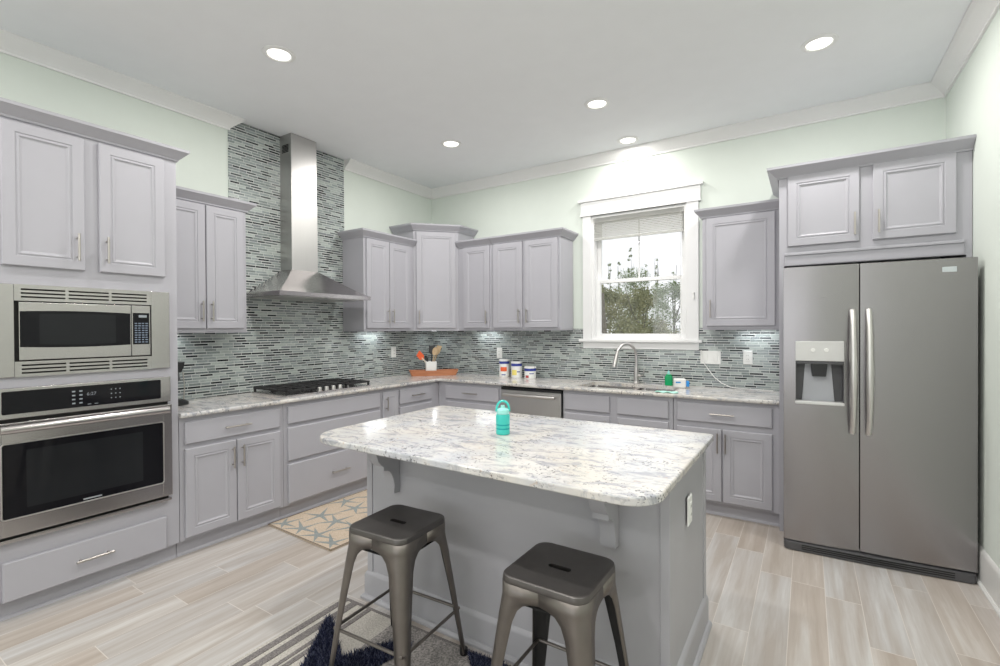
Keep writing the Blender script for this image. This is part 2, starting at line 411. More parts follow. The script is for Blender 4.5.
# blind drawn up under the head of the window
bl = thing('window_blind', 'white slatted blind drawn up at the top of the sink window', 'blind', (2.545, .02, 2.53))
MB().box(-.432, .432, -.03, .03, -.045, 0, .003).done('headrail', 'blind', bl)
b = MB()
for i in range(9): b.box(-.425, .425, -.025, .025, -.060-i*.0155, -.0575-i*.0155)
b.done('slats', 'blind', bl, 0)
MB().box(-.425, .425, -.027, .027, -.218, -.196, .004).done('bottom_rail', 'blind', bl)
for x in (-.3, .3): MB().tube([(x, -.028, -.05), (x, -.029, -.2)], .0015, 6).done('ladder_cord', 'blind', bl)
b = MB().tube([(.405, -.035, -.03), (.408, -.05, -.5), (.42, -.06, -.95), (.43, -.062, -1.16)], .0022, 6)
b.done('pull_cord', 'blind', bl)
ct = MB().box(-.006, .006, -.012, 0, -.03, .03, .003).box(-.004, .004, -.022, -.012, -.024, -.014, .002).box(-.004, .004, -.022, -.012, .014, .024, .002).done('cord_cleat', 'plastic', loc=(3.065, -.0201, 1.72))
tag(ct, 'small white cord cleat on the window casing nearest the fridge', 'cleat')

# ------------------------------------------------------------------ cabinets
def bar_handle(parent, x, z, yf, ln=.145, vert=True):
    """bar pull standing off a face at y=yf (front is -y)"""
    b = MB(); h = ln/2; st = .03
    if vert:
        b.tube([(x, yf-st, z-h), (x, yf-st, z+h)], .0062, 10)
        for s in (-1, 1): b.tube([(x, yf, z+s*(h-.022)), (x, yf-st, z+s*(h-.022))], .0046, 8)
    else:
        b.tube([(x-h, yf-st, z), (x+h, yf-st, z)], .0062, 10)
        for s in (-1, 1): b.tube([(x+s*(h-.022), yf, z), (x+s*(h-.022), yf-st, z)], .0046, 8)
    return b.done('handle', 'nickel', parent)
DOOR = [(0, -.0), (0, .016), (.004, .020), (.050, .020), (.053, .0165), (.058, .0165), (.0605, .0195), (.066, .0195), (.0685, .0165), (.0725, .0145), (.080, .0115)]
SLAB = [(0, -.0), (0, .015), (.005, .020)]
def door(parent, x0, x1, z0, z1, yf, hx=None, hz=None, mat='paint', ln=.145, xf=None):
    d = MB().panel(x0, x1, z0, z1, yf, DOOR).done('door', mat, parent)
    if hx is not None: bar_handle(d, hx, hz, yf-.02, ln)
    return d
def drawer(parent, x0, x1, z0, z1, yf, handle=True, ln=.17, mat='paint', name='drawer', hz=None):
    d = MB().panel(x0, x1, z0, z1, yf, SLAB).done(name, mat, parent)
    if handle: bar_handle(d, (x0+x1)/2, hz if hz else (z0+z1)/2, yf-.02, ln, False)
    return d
CABCROWN = [(0, 0), (.010, 0), (.013, .010), (.022, .018), (.038, .036), (.052, .050), (.056, .054), (.058, .070), (0, .070)]
D = .61
def base_cab(label, start, wall, wd, group='base cabinets along the walls', name='base_cabinet', sink=False):
    if wall == 'L': t = thing(name, label, 'cabinet', (0, start, 0), PI/2, group)
    else: t = thing(name, label, 'cabinet', (start, 0, 0), 0, group)
    g = .0015
    # side profile with the toe recess
    side = [(-.001, 0), (-.555, 0), (-.555, .105), (-D, .105), (-D, .882), (-.001, .882)]
    if sink: side = side[:4]+[(-D, .882), (-D+.02, .882), (-D+.02, .66), (-.02, .66), (-.02, .882), (-.001, .882)]
    MB().prism(side, 'x', g, wd-g, 0).done('carcass', 'paint', t, 0)
    MB().prism([(-.555, .0), (-.572, 0), (-.570, .010), (-.561, .018), (-.5605, .095), (-.555, .10)], 'x', g, wd-g).done('toe_kick', 'paint', t)
    return t
DT, DB, D2 = .852, .712, .683      # drawer front top / bottom, door top below it
Z0 = .122
# along the range wall
t = base_cab('grey two-door cabinet with a drawer next to the oven tower', -3.11, 'L', .705)
drawer(t, .028, .672, DB, DT, -D, ln=.175)
door(t, .028, .348, Z0, D2, -D, .318, .572); door(t, .354, .672, Z0, D2, -D, .384, .572)
t = base_cab('wide grey three-drawer cabinet under the gas cooktop', -2.405, 'L', .975)
drawer(t, .032, .952, .722, DT, -D, False, name='false_drawer')
drawer(t, .032, .952, .443, .694, -D, False)
drawer(t, .032, .952, Z0, .416, -D, ln=.175, hz=.265)
t = base_cab('narrow grey pull-out cabinet between cooktop drawers and corner', -1.43, 'L', .22)
d = MB().panel(.014, .204, Z0, DT, -D, DOOR[:4]+[(.053, .0165), (.058, .0155)]).done('door', 'paint', t); bar_handle(d, .045, .745, -D-.02, .13)
t = base_cab('grey corner drawer cabinet on the range wall below the wooden tray', -1.21, 'L', 1.2)
drawer(t, .012, .472, DB, DT, -D, ln=.175); drawer(t, .012, .472, .42, D2, -D, ln=.175); drawer(t, .012, .472, Z0, .392, -D, ln=.175)
# along the sink wall
t = base_cab('grey drawer cabinet on the sink wall between corner and dishwasher', .612, 'B', .79)
drawer(t, .108, .77, DB, DT, -D, ln=.175); drawer(t, .108, .77, .42, D2, -D, ln=.175); drawer(t, .108, .77, Z0, .392, -D, ln=.175)
t = base_cab('grey sink cabinet with two blank drawer fronts right of dishwasher', 2.065, 'B', .955, sink=True)
drawer(t, .02, .437, DB, DT, -D, False, name='false_drawer'); drawer(t, .503, .922, DB, DT, -D, False, name='false_drawer')
door(t, .02, .437, Z0, D2, -D, .407, .572); door(t, .503, .922, Z0, D2, -D, .533, .572)
t = base_cab('grey two-door cabinet with a drawer beside the fridge panel', 3.022, 'B', .725)
drawer(t, .03, .682, DB, DT, -D, ln=.165)
door(t, .03, .35, Z0, .667, -D, .325, .567); door(t, .360, .682, Z0, .667, -D, .380, .567)

def upper_cab(label, start, wall, wd, z1=2.335, crown=True, ends=(True, True), name='wall_cabinet', light=None, dep=.31):
    loc, rz = ((0, start, 0), PI/2) if wall == 'L' else ((start, 0, 0), 0)
    t = thing(name, label, 'cabinet', loc, rz, 'wall cabinets')
    g = .0015; zb = 1.415
    MB().box(g, wd-g, -dep, -TT-.001, zb+.008, z1).box(g, wd-g, -dep, -dep+.02, zb, zb+.01).box(g, g+.018, -dep+.02, -TT-.001, zb, zb+.01).box(wd-g-.018, wd-g, -dep+.02, -TT-.001, zb, zb+.01).done('carcass', 'paint', t, 0)
    if crown:
        p = []
        if ends[0]: p += [(g, -.001)]
        p += [(g, -dep), (wd-g, -dep)]
        if ends[1]: p += [(wd-g, -.001)]
        MB().sweep(p, CABCROWN, z1-.005).done('crown_moulding', 'paint', t)
    if light:
        for x0, x1 in light:
            MB().box(x0, x1, -.10, -.07, zb+.002, zb+.0082).done('light_strip', 'strip', t, 0)
            area('under_cabinet_lamp', ((x0+x1)/2, -.085, zb-.001), (0, 0, 0), x1-x0, .03, UNDER_POWER*(x1-x0)/.3, (.93, .98, 1), parent=t)
    return t
UD = .31; ZU0, ZU1 = 1.445, 2.322
t = upper_cab('grey two-door wall cabinet between oven tower and range hood', -3.11, 'L', .604, ends=(False, True), light=[(.06, .25)])
door(t, .03, .303, ZU0, ZU1, -UD, .272, 1.567); door(t, .309, .575, ZU0, ZU1, -UD, .338, 1.567)
t = upper_cab('grey two-door wall cabinet between range hood and corner cabinet', -1.362, 'L', .698, ends=(True, False), light=[(.2, .5)])
door(t, .03, .326, ZU0, ZU1, -UD, .296, 1.567); door(t, .332, .64, ZU0, ZU1, -UD, .362, 1.567)
t = upper_cab('grey single-door wall cabinet on the sink wall against the corner cabinet', .652, 'B', .452, ends=(False, False), light=[(.08, .36)])
door(t, .082, .424, ZU0, ZU1, -UD, .394, 1.562)
t = upper_cab('grey two-door wall cabinet beside the sink window', 1.104, 'B', .796, ends=(False, True))
door(t, .024, .374, ZU0, ZU1, -UD, .344, 1.562); door(t, .406, .772, ZU0, ZU1, -UD, .436, 1.562)
t = upper_cab('grey single-door wall cabinet between the window and the fridge', 3.186, 'B', .559, ends=(True, False), light=[(.25, .5)])
door(t, .033, .522, ZU0, ZU1, -UD, .066, 1.585)
# diagonal corner wall cabinet, taller than its neighbours
t = thing('corner_cabinet', 'tall grey diagonal wall cabinet in the corner above the wooden tray', 'cabinet', (0, 0, 0), 0, 'wall cabinets')
g = TT+.001; c0 = .662; zt = 2.515
MB().prism([(g, -g), (g, -c0), (UD, -c0), (c0-.012, -UD), (c0-.012, -g)], 'z', 1.415, zt).done('carcass', 'paint', t, 0)
MB().sweep([(.002, -c0), (UD, -c0), (c0-.012, -UD), (c0-.012, -.002)], CABCROWN, zt-.005).done('crown_moulding', 'paint', t)
a = Vector((UD, -c0)); bb = Vector((c0-.012, -UD)); dl = (bb-a).length; ang = math.atan2(bb.y-a.y, bb.x-a.x)
mt = Matrix.Translation((a.x, a.y, 0)) @ Matrix.Rotation(ang, 4, 'Z')
dd = MB().panel(.028, dl-.028, ZU0, 2.50, 0, DOOR, mt).done('door', 'paint', t)
hb = MB(); hx = .058
for pth, r in (([(hx, -.05, 1.495), (hx, -.05, 1.64)], .0062), ([(hx, -.02, 1.517), (hx, -.05, 1.517)], .0046), ([(hx, -.02, 1.618), (hx, -.05, 1.618)], .0046)):
    hb.tube([mt @ Vector(p) for p in pth], r, 8)
hb.done('handle', 'nickel', dd)
MB().prism([(.20, -.16), (.16, -.20), (.20, -.24), (.24, -.20)], 'z', 1.412, 1.4152).done('light_strip', 'strip', t, 0)
area('under_cabinet_lamp', (.2, -.2, 1.4105), (0, 0, 0), .05, .05, UNDER_POWER*.6, (.93, .98, 1), parent=t)

# ------------------------------------------------------------------ oven tower with its built-in appliances
TW = .8645; ty = -3.977
tw = thing('oven_cabinet', 'tall grey cabinet housing the microwave and the wall oven', 'cabinet', (0, ty, 0), PI/2)
MB().prism([(-.001, 0), (-.555, 0), (-.555, .105), (-D, .105), (-D, 2.485), (-.001, 2.485)], 'x', 0, TW).done('carcass', 'paint', tw, 0)
MB().prism([(-.555, .0), (-.572, 0), (-.570, .010), (-.561, .018), (-.5605, .095), (-.555, .10)], 'x', 0, TW).done('toe_kick', 'paint', tw)
MB().sweep([(0, -.001), (0, -D), (TW, -D), (TW, -.001)], CABCROWN, 2.482).done('crown_moulding', 'paint', tw)
door(tw, .092, .412, 1.757, 2.468, -D, .378, 1.877); door(tw, .475, .795, 1.757, 2.468, -D, .483+.022, 1.877)
drawer(tw, .082, .788, .104, .298, -D, ln=.165, hz=.200)
# microwave (local frame: x along the wall from -3.985)
def appl(name, label, cat): return thing(name, label, cat, (0, ty, 0), PI/2)
mw = appl('microwave', 'stainless built-in microwave with slotted trim above the wall oven', 'microwave')
x0, x1, z0, z1 = .042, .815, 1.203, 1.665
ix0, ix1, iz0, iz1 = .133, .718, 1.28, 1.583
b = MB(); y0, y1 = -D-.018, -D-.001
b.box(x0, ix0, y0, y1, z0, z1, .003).box(ix1, x1, y0, y1, z0, z1, .003)
gx = [(.158, .327), (.341, .513), (.526, .695)]
for za, zb in ((iz1, z1), (z0, iz0)):       # slotted bands above and below
    s0 = .0085; zs = [za+.0195, za+.0385, za+.0575]
    b.box(ix0, ix1, y0, y1, za, zs[0]-.004, .0).box(ix0, ix1, y0, y1, zs[2]+.004, zb, .0)
    b.box(ix0, ix1, y0, y1, zs[0]+.004, zs[1]-.004).box(ix0, ix1, y0, y1, zs[1]+.004, zs[2]-.004)
    xx = [ix0]+[v for p in gx for v in p]+[ix1]
    for i in range(0, 8, 2): b.box(xx[i], xx[i+1], y0+.0003, y1, zs[0]-.006, zs[2]+.006)
b.done('trim_frame', 'steel', mw)
MB().box(ix0-.005, ix1+.005, -D-.006, -D-.0015, z0+.01, z1-.01).done('backing', 'gap', mw, 0)
fx0, fx1, fz0, fz1 = ix0+.014, ix1-.008, iz0+.006, iz1-.006; fw_ = fx1-fx0; yb = -D-.026
xs1 = fx0+fw_*.832
dm = MB().box(fx0, xs1-.001, yb, -D-.006, fz0, fz1, .003).done('door', 'steel', mw)
# slightly arched dark window
def arch(xa, xb, za, zb, sag, n=14):
    top = [(xa+(xb-xa)*i/n, zb+sag*4*(i/n)*(1-i/n)) for i in range(n+1)]; bot = [(xb-(xb-xa)*i/n, za-sag*4*(i/n)*(1-i/n)) for i in range(n+1)]
    return top+bot
gz0, gz1 = iz0+.072, iz1-.053
MB().prism(arch(fx0+.004, xs1-.006, gz0, gz1, .006), 'y', yb-.002, yb+.002).done('window', 'blackglass', dm)
MB().prism(arch(fx0+.075, xs1-.075, gz0+.012, gz1-.012, .005), 'y', yb-.0026, yb-.0015).done('window_screen', 'darkglass', dm)
cp = MB().box(xs1+.001, fx1, yb, -D-.006, fz0, fz1, .003).done('control_panel', 'steel', mw)
MB().box(xs1+.007, fx1-.007, yb-.002, yb+.002, gz0, gz1+.004).done('touch_pad', 'blackglass', cp, 0)
b = MB(); random.seed(3)
for r in range(9):
    for c in range(4): b.box(xs1+.015+c*.0175, xs1+.015+c*.0175+.010+random.random()*.004, yb-.0027, yb-.0019, gz0+.010+r*.0135, gz0+.0165+r*.0135)
b.done('keypad', 'keysblue', cp, 0)
MB().box(xs1+.035, fx1-.02, yb-.0027, yb-.0019, gz1-.022, gz1-.008).done('display', 'keys', cp, 0)
# wall oven
ov = appl('wall_oven', 'stainless wall oven with black glass door below the microwave', 'oven')
x0, x1 = .042, .812
cpn = MB().box(x0, x1, -D-.032, -D-.001, 1.0, 1.152, .004).done('control_panel', 'steel', ov)
MB().prism(rrect(.082, .757, 1.024, 1.136, .006), 'y', -D-.0345, -D-.030).done('control_glass', 'blackglass', cpn)
def text(body, size, name, mat, parent, loc, rot):
    c = bpy.data.curves.new(name, 'FONT'); c.body = body; c.size = size; c.extrude = .0002; c.align_x = 'CENTER'; c.align_y = 'CENTER'
    o = bpy.data.objects.new('tmp', c); COL.objects.link(o); bpy.context.view_layer.update()
    me = bpy.data.meshes.new_from_object(o); me.name = name; bpy.data.objects.remove(o)
    me.materials.clear(); me.materials.append(M[mat])
    q = bpy.data.objects.new(name, me); COL.objects.link(q); q.parent = parent; q.location = loc; q.rotation_euler = rot; return q
text('6:27', .024, 'clock_digits', 'digits', cpn, (.427, -D-.0348, 1.09), (PI/2, 0, 0))
b = MB()
for c, xx in enumerate((.345, .375)):
    for r in range(4): b.box(xx, xx+.013, -D-.0352, -D-.0345, 1.043+r*.021, 1.050+r*.021)
b.done('keypad', 'keys', cpn, 0); b = MB()
for c in range(3):
    for r in range(3): b.box(.512+c*.02, .517+c*.02, -D-.0352, -D-.0345, 1.055+r*.024, 1.060+r*.024)
b.done('number_pad', 'keys', cpn, 0); b = MB()
for xx in (.43, .46): b.box(xx-.02, xx-.005, -D-.0352, -D-.0345, 1.034, 1.037)
b.done('indicator', 'keys', cpn, 0)
MB().box(x0+.012, x1-.01, -D-.012, -D-.001, .40, 1.0).done('cavity_gasket', 'gap', ov, 0)
# door: steel frame round a black glass window
b = MB(); yf = -D-.045
b.box(x0, .080, yf, -D-.012, .430, .984, .004).box(.762, x1, yf, -D-.012, .430, .984, .004).box(.078, .764, yf, -D-.012, .430, .518, .004).box(.078, .764, yf, -D-.012, .878, .984, .004)
od = b.done('door', 'steel', ov)
MB().prism(rrect(.076, .766, .514, .882, .012), 'y', yf+.004, yf+.012).done('window', 'blackglass', od)
MB().box(.165, .66, yf+.0035, yf+.006, .555, .842).done('window_screen', 'darkglass', od, 0)
b = MB()
pts = rrect(.076, .766, .514, .882, .012, 4)
b.tube([(p[0], yf, p[1]) for p in pts]+[(pts[0][0], yf, pts[0][1])], .0035, 6); b.done('window_bead', 'handle_steel', od)
MB().box(.385, .465, yf+.0025, yf+.004, .525, .532).done('badge', 'slatgrey', od, 0)
b = MB().tube([(x0+.025, yf-.035, .957), (x1-.032, yf-.035, .957)], .019, 16, flat=1.15)
for xx in (x0+.055, x1-.062): b.box(xx-.014, xx+.014, yf-.035, yf+.001, .945, .969, .003)
b.done('handle', 'steel', od)
MB().box(x0, x1, -D-.03, -D-.001, .395, .412, .002).done('vent_strip', 'steel', ov)

# ------------------------------------------------------------------ countertops
ct = thing('granite_countertop', 'white and grey speckled granite countertop running along both walls', 'countertop')
ZC0, ZC1 = .884, .914; yb_ = -TT-.0005
SX = (2.17, 2.585, 2.63, 2.995); SY = (-.54, -.13)
b = MB(); i_ = .632
b.box(TT+.0005, i_, -3.112, -i_, ZC0, ZC1)
b.box(TT+.0005, SX[0], -i_, yb_, ZC0, ZC1).box(SX[0], SX[3], -i_, SY[0], ZC0, ZC1).box(SX[0], SX[3], SY[1], yb_, ZC0, ZC1).box(SX[3], 3.746, -i_, yb_, ZC0, ZC1)
nose = [(-.004, ZC0), (.008, ZC0), (.014, ZC0+.005), (.016, ZC0+.012), (.016, ZC1-.009), (.013, ZC1-.003), (.007, ZC1), (-.004, ZC1)]
rc = .05; arc = [(i_+rc-rc*math.cos(a), -i_-rc+rc*math.sin(a)) for a in [k*PI/12 for k in range(7)]]
b.sweep([(i_, -3.112)]+arc+[(3.746, -i_)], nose)
b.prism([(i_-.001, -i_+.001), (i_-.001, -i_-rc)]+arc[1:-1]+[(i_+rc, -i_+.001)], 'z', ZC0, ZC1)
b.done('slab', 'granite_wall', ct, 35)
# sink under the cut-out
sk = thing('kitchen_sink', 'stainless double-bowl sink set into the granite below the window', 'sink', (0, 0, 0))
for xa, xb in ((SX[0], SX[1]), (SX[2], SX[3])):
    t_ = bmesh.new(); zb = ZC0-.19
    top = rrect(xa, xb, SY[0], SY[1], .04, 5); bot = rrect(xa+.015, xb-.015, SY[0]+.015, SY[1]-.015, .05, 5)
    R = [[t_.verts.new((p[0], p[1], ZC0-.001)) for p in rrect(xa-.012, xb+.012, SY[0]-.012, SY[1]+.012, .05, 5)], [t_.verts.new((p[0], p[1], ZC0)) for p in top], [t_.verts.new((p[0], p[1], zb)) for p in bot]]
    for q, w in zip(R, R[1:]):
        for k in range(len(q)): t_.faces.new((q[k], q[(k+1) % len(q)], w[(k+1) % len(q)], w[k]))
    t_.faces.new(R[-1])
    mb = MB(); mb.add(t_); mb.done('bowl', 'steel', sk)
MB().box(SX[1]-.002, SX[2]+.002, SY[0], SY[1], ZC0-.10, ZC0-.002, .008).done('bowl_divider', 'steel', sk)
for xx in (2.38, 2.81): MB().lathe([(0, .006), (.028, .006), (.042, .003), (.044, 0)], 20, (xx, -.33, ZC0-.19)).done('drain', 'handle_steel', sk)
# faucet: tall gooseneck swung towards the left bowl
fc = thing('kitchen_faucet', 'tall brushed steel gooseneck faucet behind the sink', 'faucet', (2.565, -.075, ZC1))
dv = Vector((-.50, -.86)).normalized()*.235
path = [(0, 0, .04), (0, 0, .255)]
for k in range(1, 13):
    a = PI*k/12*.93; s_ = .5*(1-math.cos(a)); path.append((dv.x*s_, dv.y*s_, .255+.118*math.sin(a)))
MB().tube(path, .0125, 12).done('spout', 'handle_steel', fc)
e = Vector(path[-1]); e2 = e+Vector((dv.x*.14, dv.y*.14, -.115))
MB().tube([e, e+(e2-e)*.3, e2], [.015, .018, .020], 12).done('spray_head', 'handle_steel', fc)
MB().lathe([(0, 0), (.03, 0), (.03, .008), (.022, .018), (.02, .13), (.0125, .16), (0, .16)], 20).done('body', 'handle_steel', fc)
MB().tube([(.012, 0, .075), (.045, -.005, .075)], .014, 10).tube([(.04, -.005, .077), (.072, -.012, .086), (.078, -.012, .15)], [.008, .007, .005], 8).done('lever', 'handle_steel', fc)

# ------------------------------------------------------------------ dishwasher
dw = thing('dishwasher', 'stainless dishwasher with a bar handle under the sink wall counter', 'dishwasher', (1.408, 0, 0))
MB().box(.004, .651, -.6, -.02, .11, .872).done('tub', 'gap', dw, 0)
dwd = MB().box(.008, .647, -.635, -.601, .12, .846, .004).done('door', 'steelv', dw)
MB().box(.008, .647, -.632, -.601, .849, .868, .002).done('control_strip', 'black', dw)
b = MB().tube([(.05, -.672, .805), (.60, -.672, .805)], .0135, 14)
for xx in (.075, .575): b.tube([(xx, -.635, .805), (xx, -.672, .805)], .009, 10)
b.done('handle', 'handle_steel', dwd)
MB().box(.008, .647, -.56, -.54, 0, .108).done('toe_kick', 'black', dw, 0)

# ------------------------------------------------------------------ cooktop
ck = thing('gas_cooktop', 'steel gas cooktop with black cast iron grates on the range wall', 'cooktop', (.295, -1.905, ZC1))
cl = .423
MB().prism(rrect(-.245, .255, -cl, cl, .012), 'z', 0, .012, .004).done('pan', 'steel', ck)
for i, (yc, hw) in enumerate(((-.283, .135), (0, .135), (.283, .135))):
    b = MB(); xa, xb = -.225, .235 if i != 1 else .15; zt_ = .050; w = .007
    y0_, y1_ = yc-hw, yc+hw
    for yy in (y0_+.007, y1_-.007): b.box(xa, xb, yy-w, yy+w, zt_-.016, zt_, .003)
    for xx in (xa+.007, xb-.007): b.box(xx-w, xx+w, y0_, y1_, zt_-.016, zt_, .003)
    xm = (xa+xb)/2
    b.box(xa, xb, yc-.005, yc+.005, zt_-.014, zt_+.002, .002)
    for f in (.27, .5, .73): b.box(xa+(xb-xa)*f-.005, xa+(xb-xa)*f+.005, y0_, y1_, zt_-.014, zt_+.002, .002)
    for xx in (xa+.01, xb-.01):
        for yy in (y0_+.01, y1_-.01): b.box(xx-.008, xx+.008, yy-.008, yy+.008, .012, zt_-.01, .002)
    b.done('grate', 'iron', ck)
for xx, yy, r in ((-.12, -.283, .04), (.12, -.283, .05), (-.03, 0, .06), (-.12, .283, .05), (.12, .283, .04)):
    MB().lathe([(0, .028), (r*.7, .028), (r*.75, .024), (r, .022), (r, .012), (0, .012)], 20, (xx, yy, 0)).done('burner', 'iron', ck)
for k in range(5):
    MB().lathe([(0, .030), (.015, .030), (.017, .027), (.019, .006), (.022, .004), (.022, 0), (0, 0)], 16, (.205, -.099+k*.069, .012)).done('knob', 'handle_steel', ck)

# ------------------------------------------------------------------ range hood
hd = thing('range_hood', 'stainless chimney range hood above the gas cooktop', 'range hood', (TT+.001, -1.9, 0))
b = MB(); zb, zl, zt_ = 1.705, 1.738, 1.955; hw, dp = .455, .492; cw, cd = .13, .165
t_ = bmesh.new()
def ring(z, w, d, nb=0): return [t_.verts.new(p) for p in ((0, -w, z), (d, -w, z), (d, w, z), (0, w, z))]
R = [ring(zb, hw, dp), ring(zl, hw, dp)]
for k in range(1, 9):
    f = k/8; e_ = 1-(1-f)**1.25
    zz = zl+(zt_-zl)*(f**1.12); R.append(ring(zz, hw+(cw+.004-hw)*f, dp+(cd+.004-dp)*f))
for q, w_ in zip(R, R[1:]):
    for k in range(4): t_.faces.new((q[k], q[(k+1) % 4], w_[(k+1) % 4], w_[k]))
t_.faces.new(R[-1]); t_.faces.new(R[0][::-1])
bmesh.ops.recalc_face_normals(t_, faces=t_.faces[:])
b.add(t_); b.done('canopy', 'steel', hd, 12)
MB().box(0, cd, -cw, cw, zt_-.005, 2.56, .002).box(0, cd-.003, -cw+.003, cw-.003, 2.56, H-.002, .002).done('chimney', 'steelv', hd)
b = MB()
for k in range(6): b.box(.035, cd-.04, -cw-.0006, -cw+.004, 2.98+k*.012, 2.985+k*.012)
b.done('vent_slots', 'gap', hd, 0)
b = MB().box(.03, dp-.04, -hw+.04, -.01, zb-.006, zb-.001).box(.03, dp-.04, .01, hw-.04, zb-.006, zb-.001)
b.done('filter', 'handle_steel', hd, 0)

# ------------------------------------------------------------------ fridge and the cabinet round it
of = thing('fridge_cabinet', 'grey two-door cabinet and side panel surrounding the refrigerator', 'cabinet', (0, 0, 0), 0)
yf = -.65; fx0, fx1 = 3.748, 4.7305
MB().box(fx0, fx1, yf, -.001, 1.945, 2.47).box(fx0, fx0+.03, yf, -.001, 0, 1.945).box(fx1-.025, fx1, yf, -.001, .21, 1.945).box(fx0+.03, fx1-.025, yf, yf+.02, 1.855, 1.945).done('carcass', 'paint', of, 0)
door(of, 3.80, 4.198, 1.988, 2.468, yf, 4.172, 2.10); door(of, 4.266, 4.66, 1.988, 2.468, yf, 4.294, 2.10)
MB().panel(3.78, 4.695, 1.856, 1.945, yf, [(0, 0), (0, .010), (.004, .012), (.012, .012)]).box(3.78, 4.695, yf-.022, yf, 1.925, 1.945, .004).done('valance', 'paint', of)
MB().sweep([(fx0, -.001), (fx0, yf), (fx1+.002, yf)], [(a*1.25, c*1.02) for a, c in CABCROWN], 2.466).done('crown_moulding', 'paint', of)
# side-by-side fridge, standing a touch skew in its bay
RF = thing('refrigerator', 'stainless side-by-side refrigerator with ice and water dispenser', 'refrigerator', (3.781, -.928, 0), math.radians(3.0))
FW = .929; DTp, DBt = 1.815, .062; dd_ = .075; spl = .400
MB().box(.035, FW-.012, dd_+.008, .72, .02, 1.80, .004).done('body', 'darkgrey', RF)
def fdoor(xa, xb, name):
    n = 10; pts = [(xa, dd_)]+[(xa+(xb-xa)*k/n, -.010*(1-(2*k/n-1)**2)) for k in range(n+1)]+[(xb, dd_)]
    return pts
hx0, hx1, hz0, hz1 = .069, .323, .948, 1.343
# freezer door with the dispenser bay cut into it
b = MB(); P_ = lambda xa, xb: [(xa, dd_), (xa, 0)]+[(xa+(xb-xa)*k/6, -.008*(1-(2*(xa+(xb-xa)*k/6)/spl-1)**2)) for k in range(7)]+[(xb, dd_)]
b.prism(P_(.003, hx0), 'z', DBt, DTp, .0).prism(P_(hx1, spl-.003), 'z', DBt, DTp, .0).prism(P_(hx0, hx1), 'z', DBt, hz0).prism(P_(hx0, hx1), 'z', hz1, DTp)
fd = b.done('freezer_door', 'fridge', RF, 40)
MB().prism(P_(spl+.003, FW-.003)[0:1]+[(spl+.003, -.002)]+[(spl+.003+(FW-.006-spl)*k/12, -.008*(1-(2*k/12-1)**2)-.002) for k in range(13)]+[(FW-.003, dd_)], 'z', DBt, DTp, .004).done('fridge_door', 'fridge', RF, 40)
dsp = MB().box(hx0, hx1, -.012, .01, 1.218, hz1, .004).done('dispenser_panel', 'silver', RF)
for xx in (.162, .232): MB().lathe([(0, .003), (.011, .003), (.012, 0), (0, 0)], 18, (xx, -.012, 1.287), Matrix.Rotation(PI/2, 4, 'X')).done('button', 'plastic', dsp)
bay = MB().box(hx0, hx1, .060, .066, hz0, 1.218).box(hx0, hx0+.004, -.006, .066, hz0, 1.218).box(hx1-.004, hx1, -.006, .066, hz0, 1.218).box(hx0, hx1, -.006, .066, 1.20, 1.218).done('dispenser_bay', 'darkgrey', RF, 0)
MB().prism([(.105, .955), (.28, .955), (.262, 1.20), (.123, 1.20)], 'y', .050, .058, .003).done('paddle', 'midgrey', bay)
MB().prism([(.150, 1.215), (.242, 1.215), (.232, 1.12), (.160, 1.12)], 'y', .012, .048, .004).done('nozzle', 'black', bay)
MB().box(hx0-.002, hx1+.002, -.014, .06, hz0-.004, hz0+.014, .004).done('drip_tray', 'silver', bay)
def fhandle(xc, parent_name):
    b = MB(); n = 16; path = []
    for k in range(n+1):
        f = k/n; path.append((xc, -.020-.045*math.sin(PI*f)**.6, .785+(1.535-.785)*f))
    b.tube(path, [.015+.006*math.sin(PI*k/n) for k in range(n+1)], 12)
    for z in (.80, 1.52): b.box(xc-.012, xc+.012, -.026, -.002, z-.018, z+.018, .004)
    return b.done('handle', 'handle_steel', RF)
fhandle(spl-.037, ''); fhandle(spl+.042, '')
MB().box(.762, .838, -.0085, -.003, 1.738, 1.768, .001).done('badge', 'slatgrey', RF)
gr = MB().prism(rpoly([(.004, .10), (.004, -.02), (FW/2, -.032), (FW-.004, -.02), (FW-.004, .10)], [0, .03, 0, .03, 0]), 'z', .003, .056, .006).done('base_grille', 'darkgrey', RF)
b = MB()
for k in range(3): b.prism([(.10, -.0225), (FW/2, -.0345), (FW-.10, -.0225), (FW-.10, -.01), (FW/2, -.02), (.10, -.01)], 'z', .017+k*.012, .024+k*.012)
b.done('slots', 'gap', gr, 0)

# ------------------------------------------------------------------ island
isl = thing('kitchen_island', 'grey kitchen island with corbels holding up the granite top', 'island', (0, 0, 0))
IX0, IX1, IY0, IY1 = 1.942, 3.497, -2.77, -2.06
MB().box(IX0, IX1, IY0, IY1, 0, .883).done('body', 'island_paint', isl, 0)
for xa, xb, ya, yb2 in ((IX0-.005, IX0+.034, IY0-.006, IY0+.034), (IX1-.030, IX1+.005, IY0-.006, IY0+.034), (IX1-.030, IX1+.005, IY1-.05, IY1+.003), (IX0-.005, IX0+.034, IY1-.05, IY1+.003)):
    MB().box(xa, xb, ya, yb2, .10, .883, .003).done('corner_post', 'island_paint', isl)
b = MB().sweep([(IX0, IY1), (IX0, IY0), (IX1, IY0), (IX1, IY1)][::-1] if False else [(IX0, IY1), (IX0, IY0), (IX1, IY0), (IX1, IY1)], [(0, 0), (.032, 0), (.032, .012), (.024, .022), (.016, .024), (.016, .125), (.010, .14), (0, .148)])
b.done('baseboard', 'island_paint', isl)
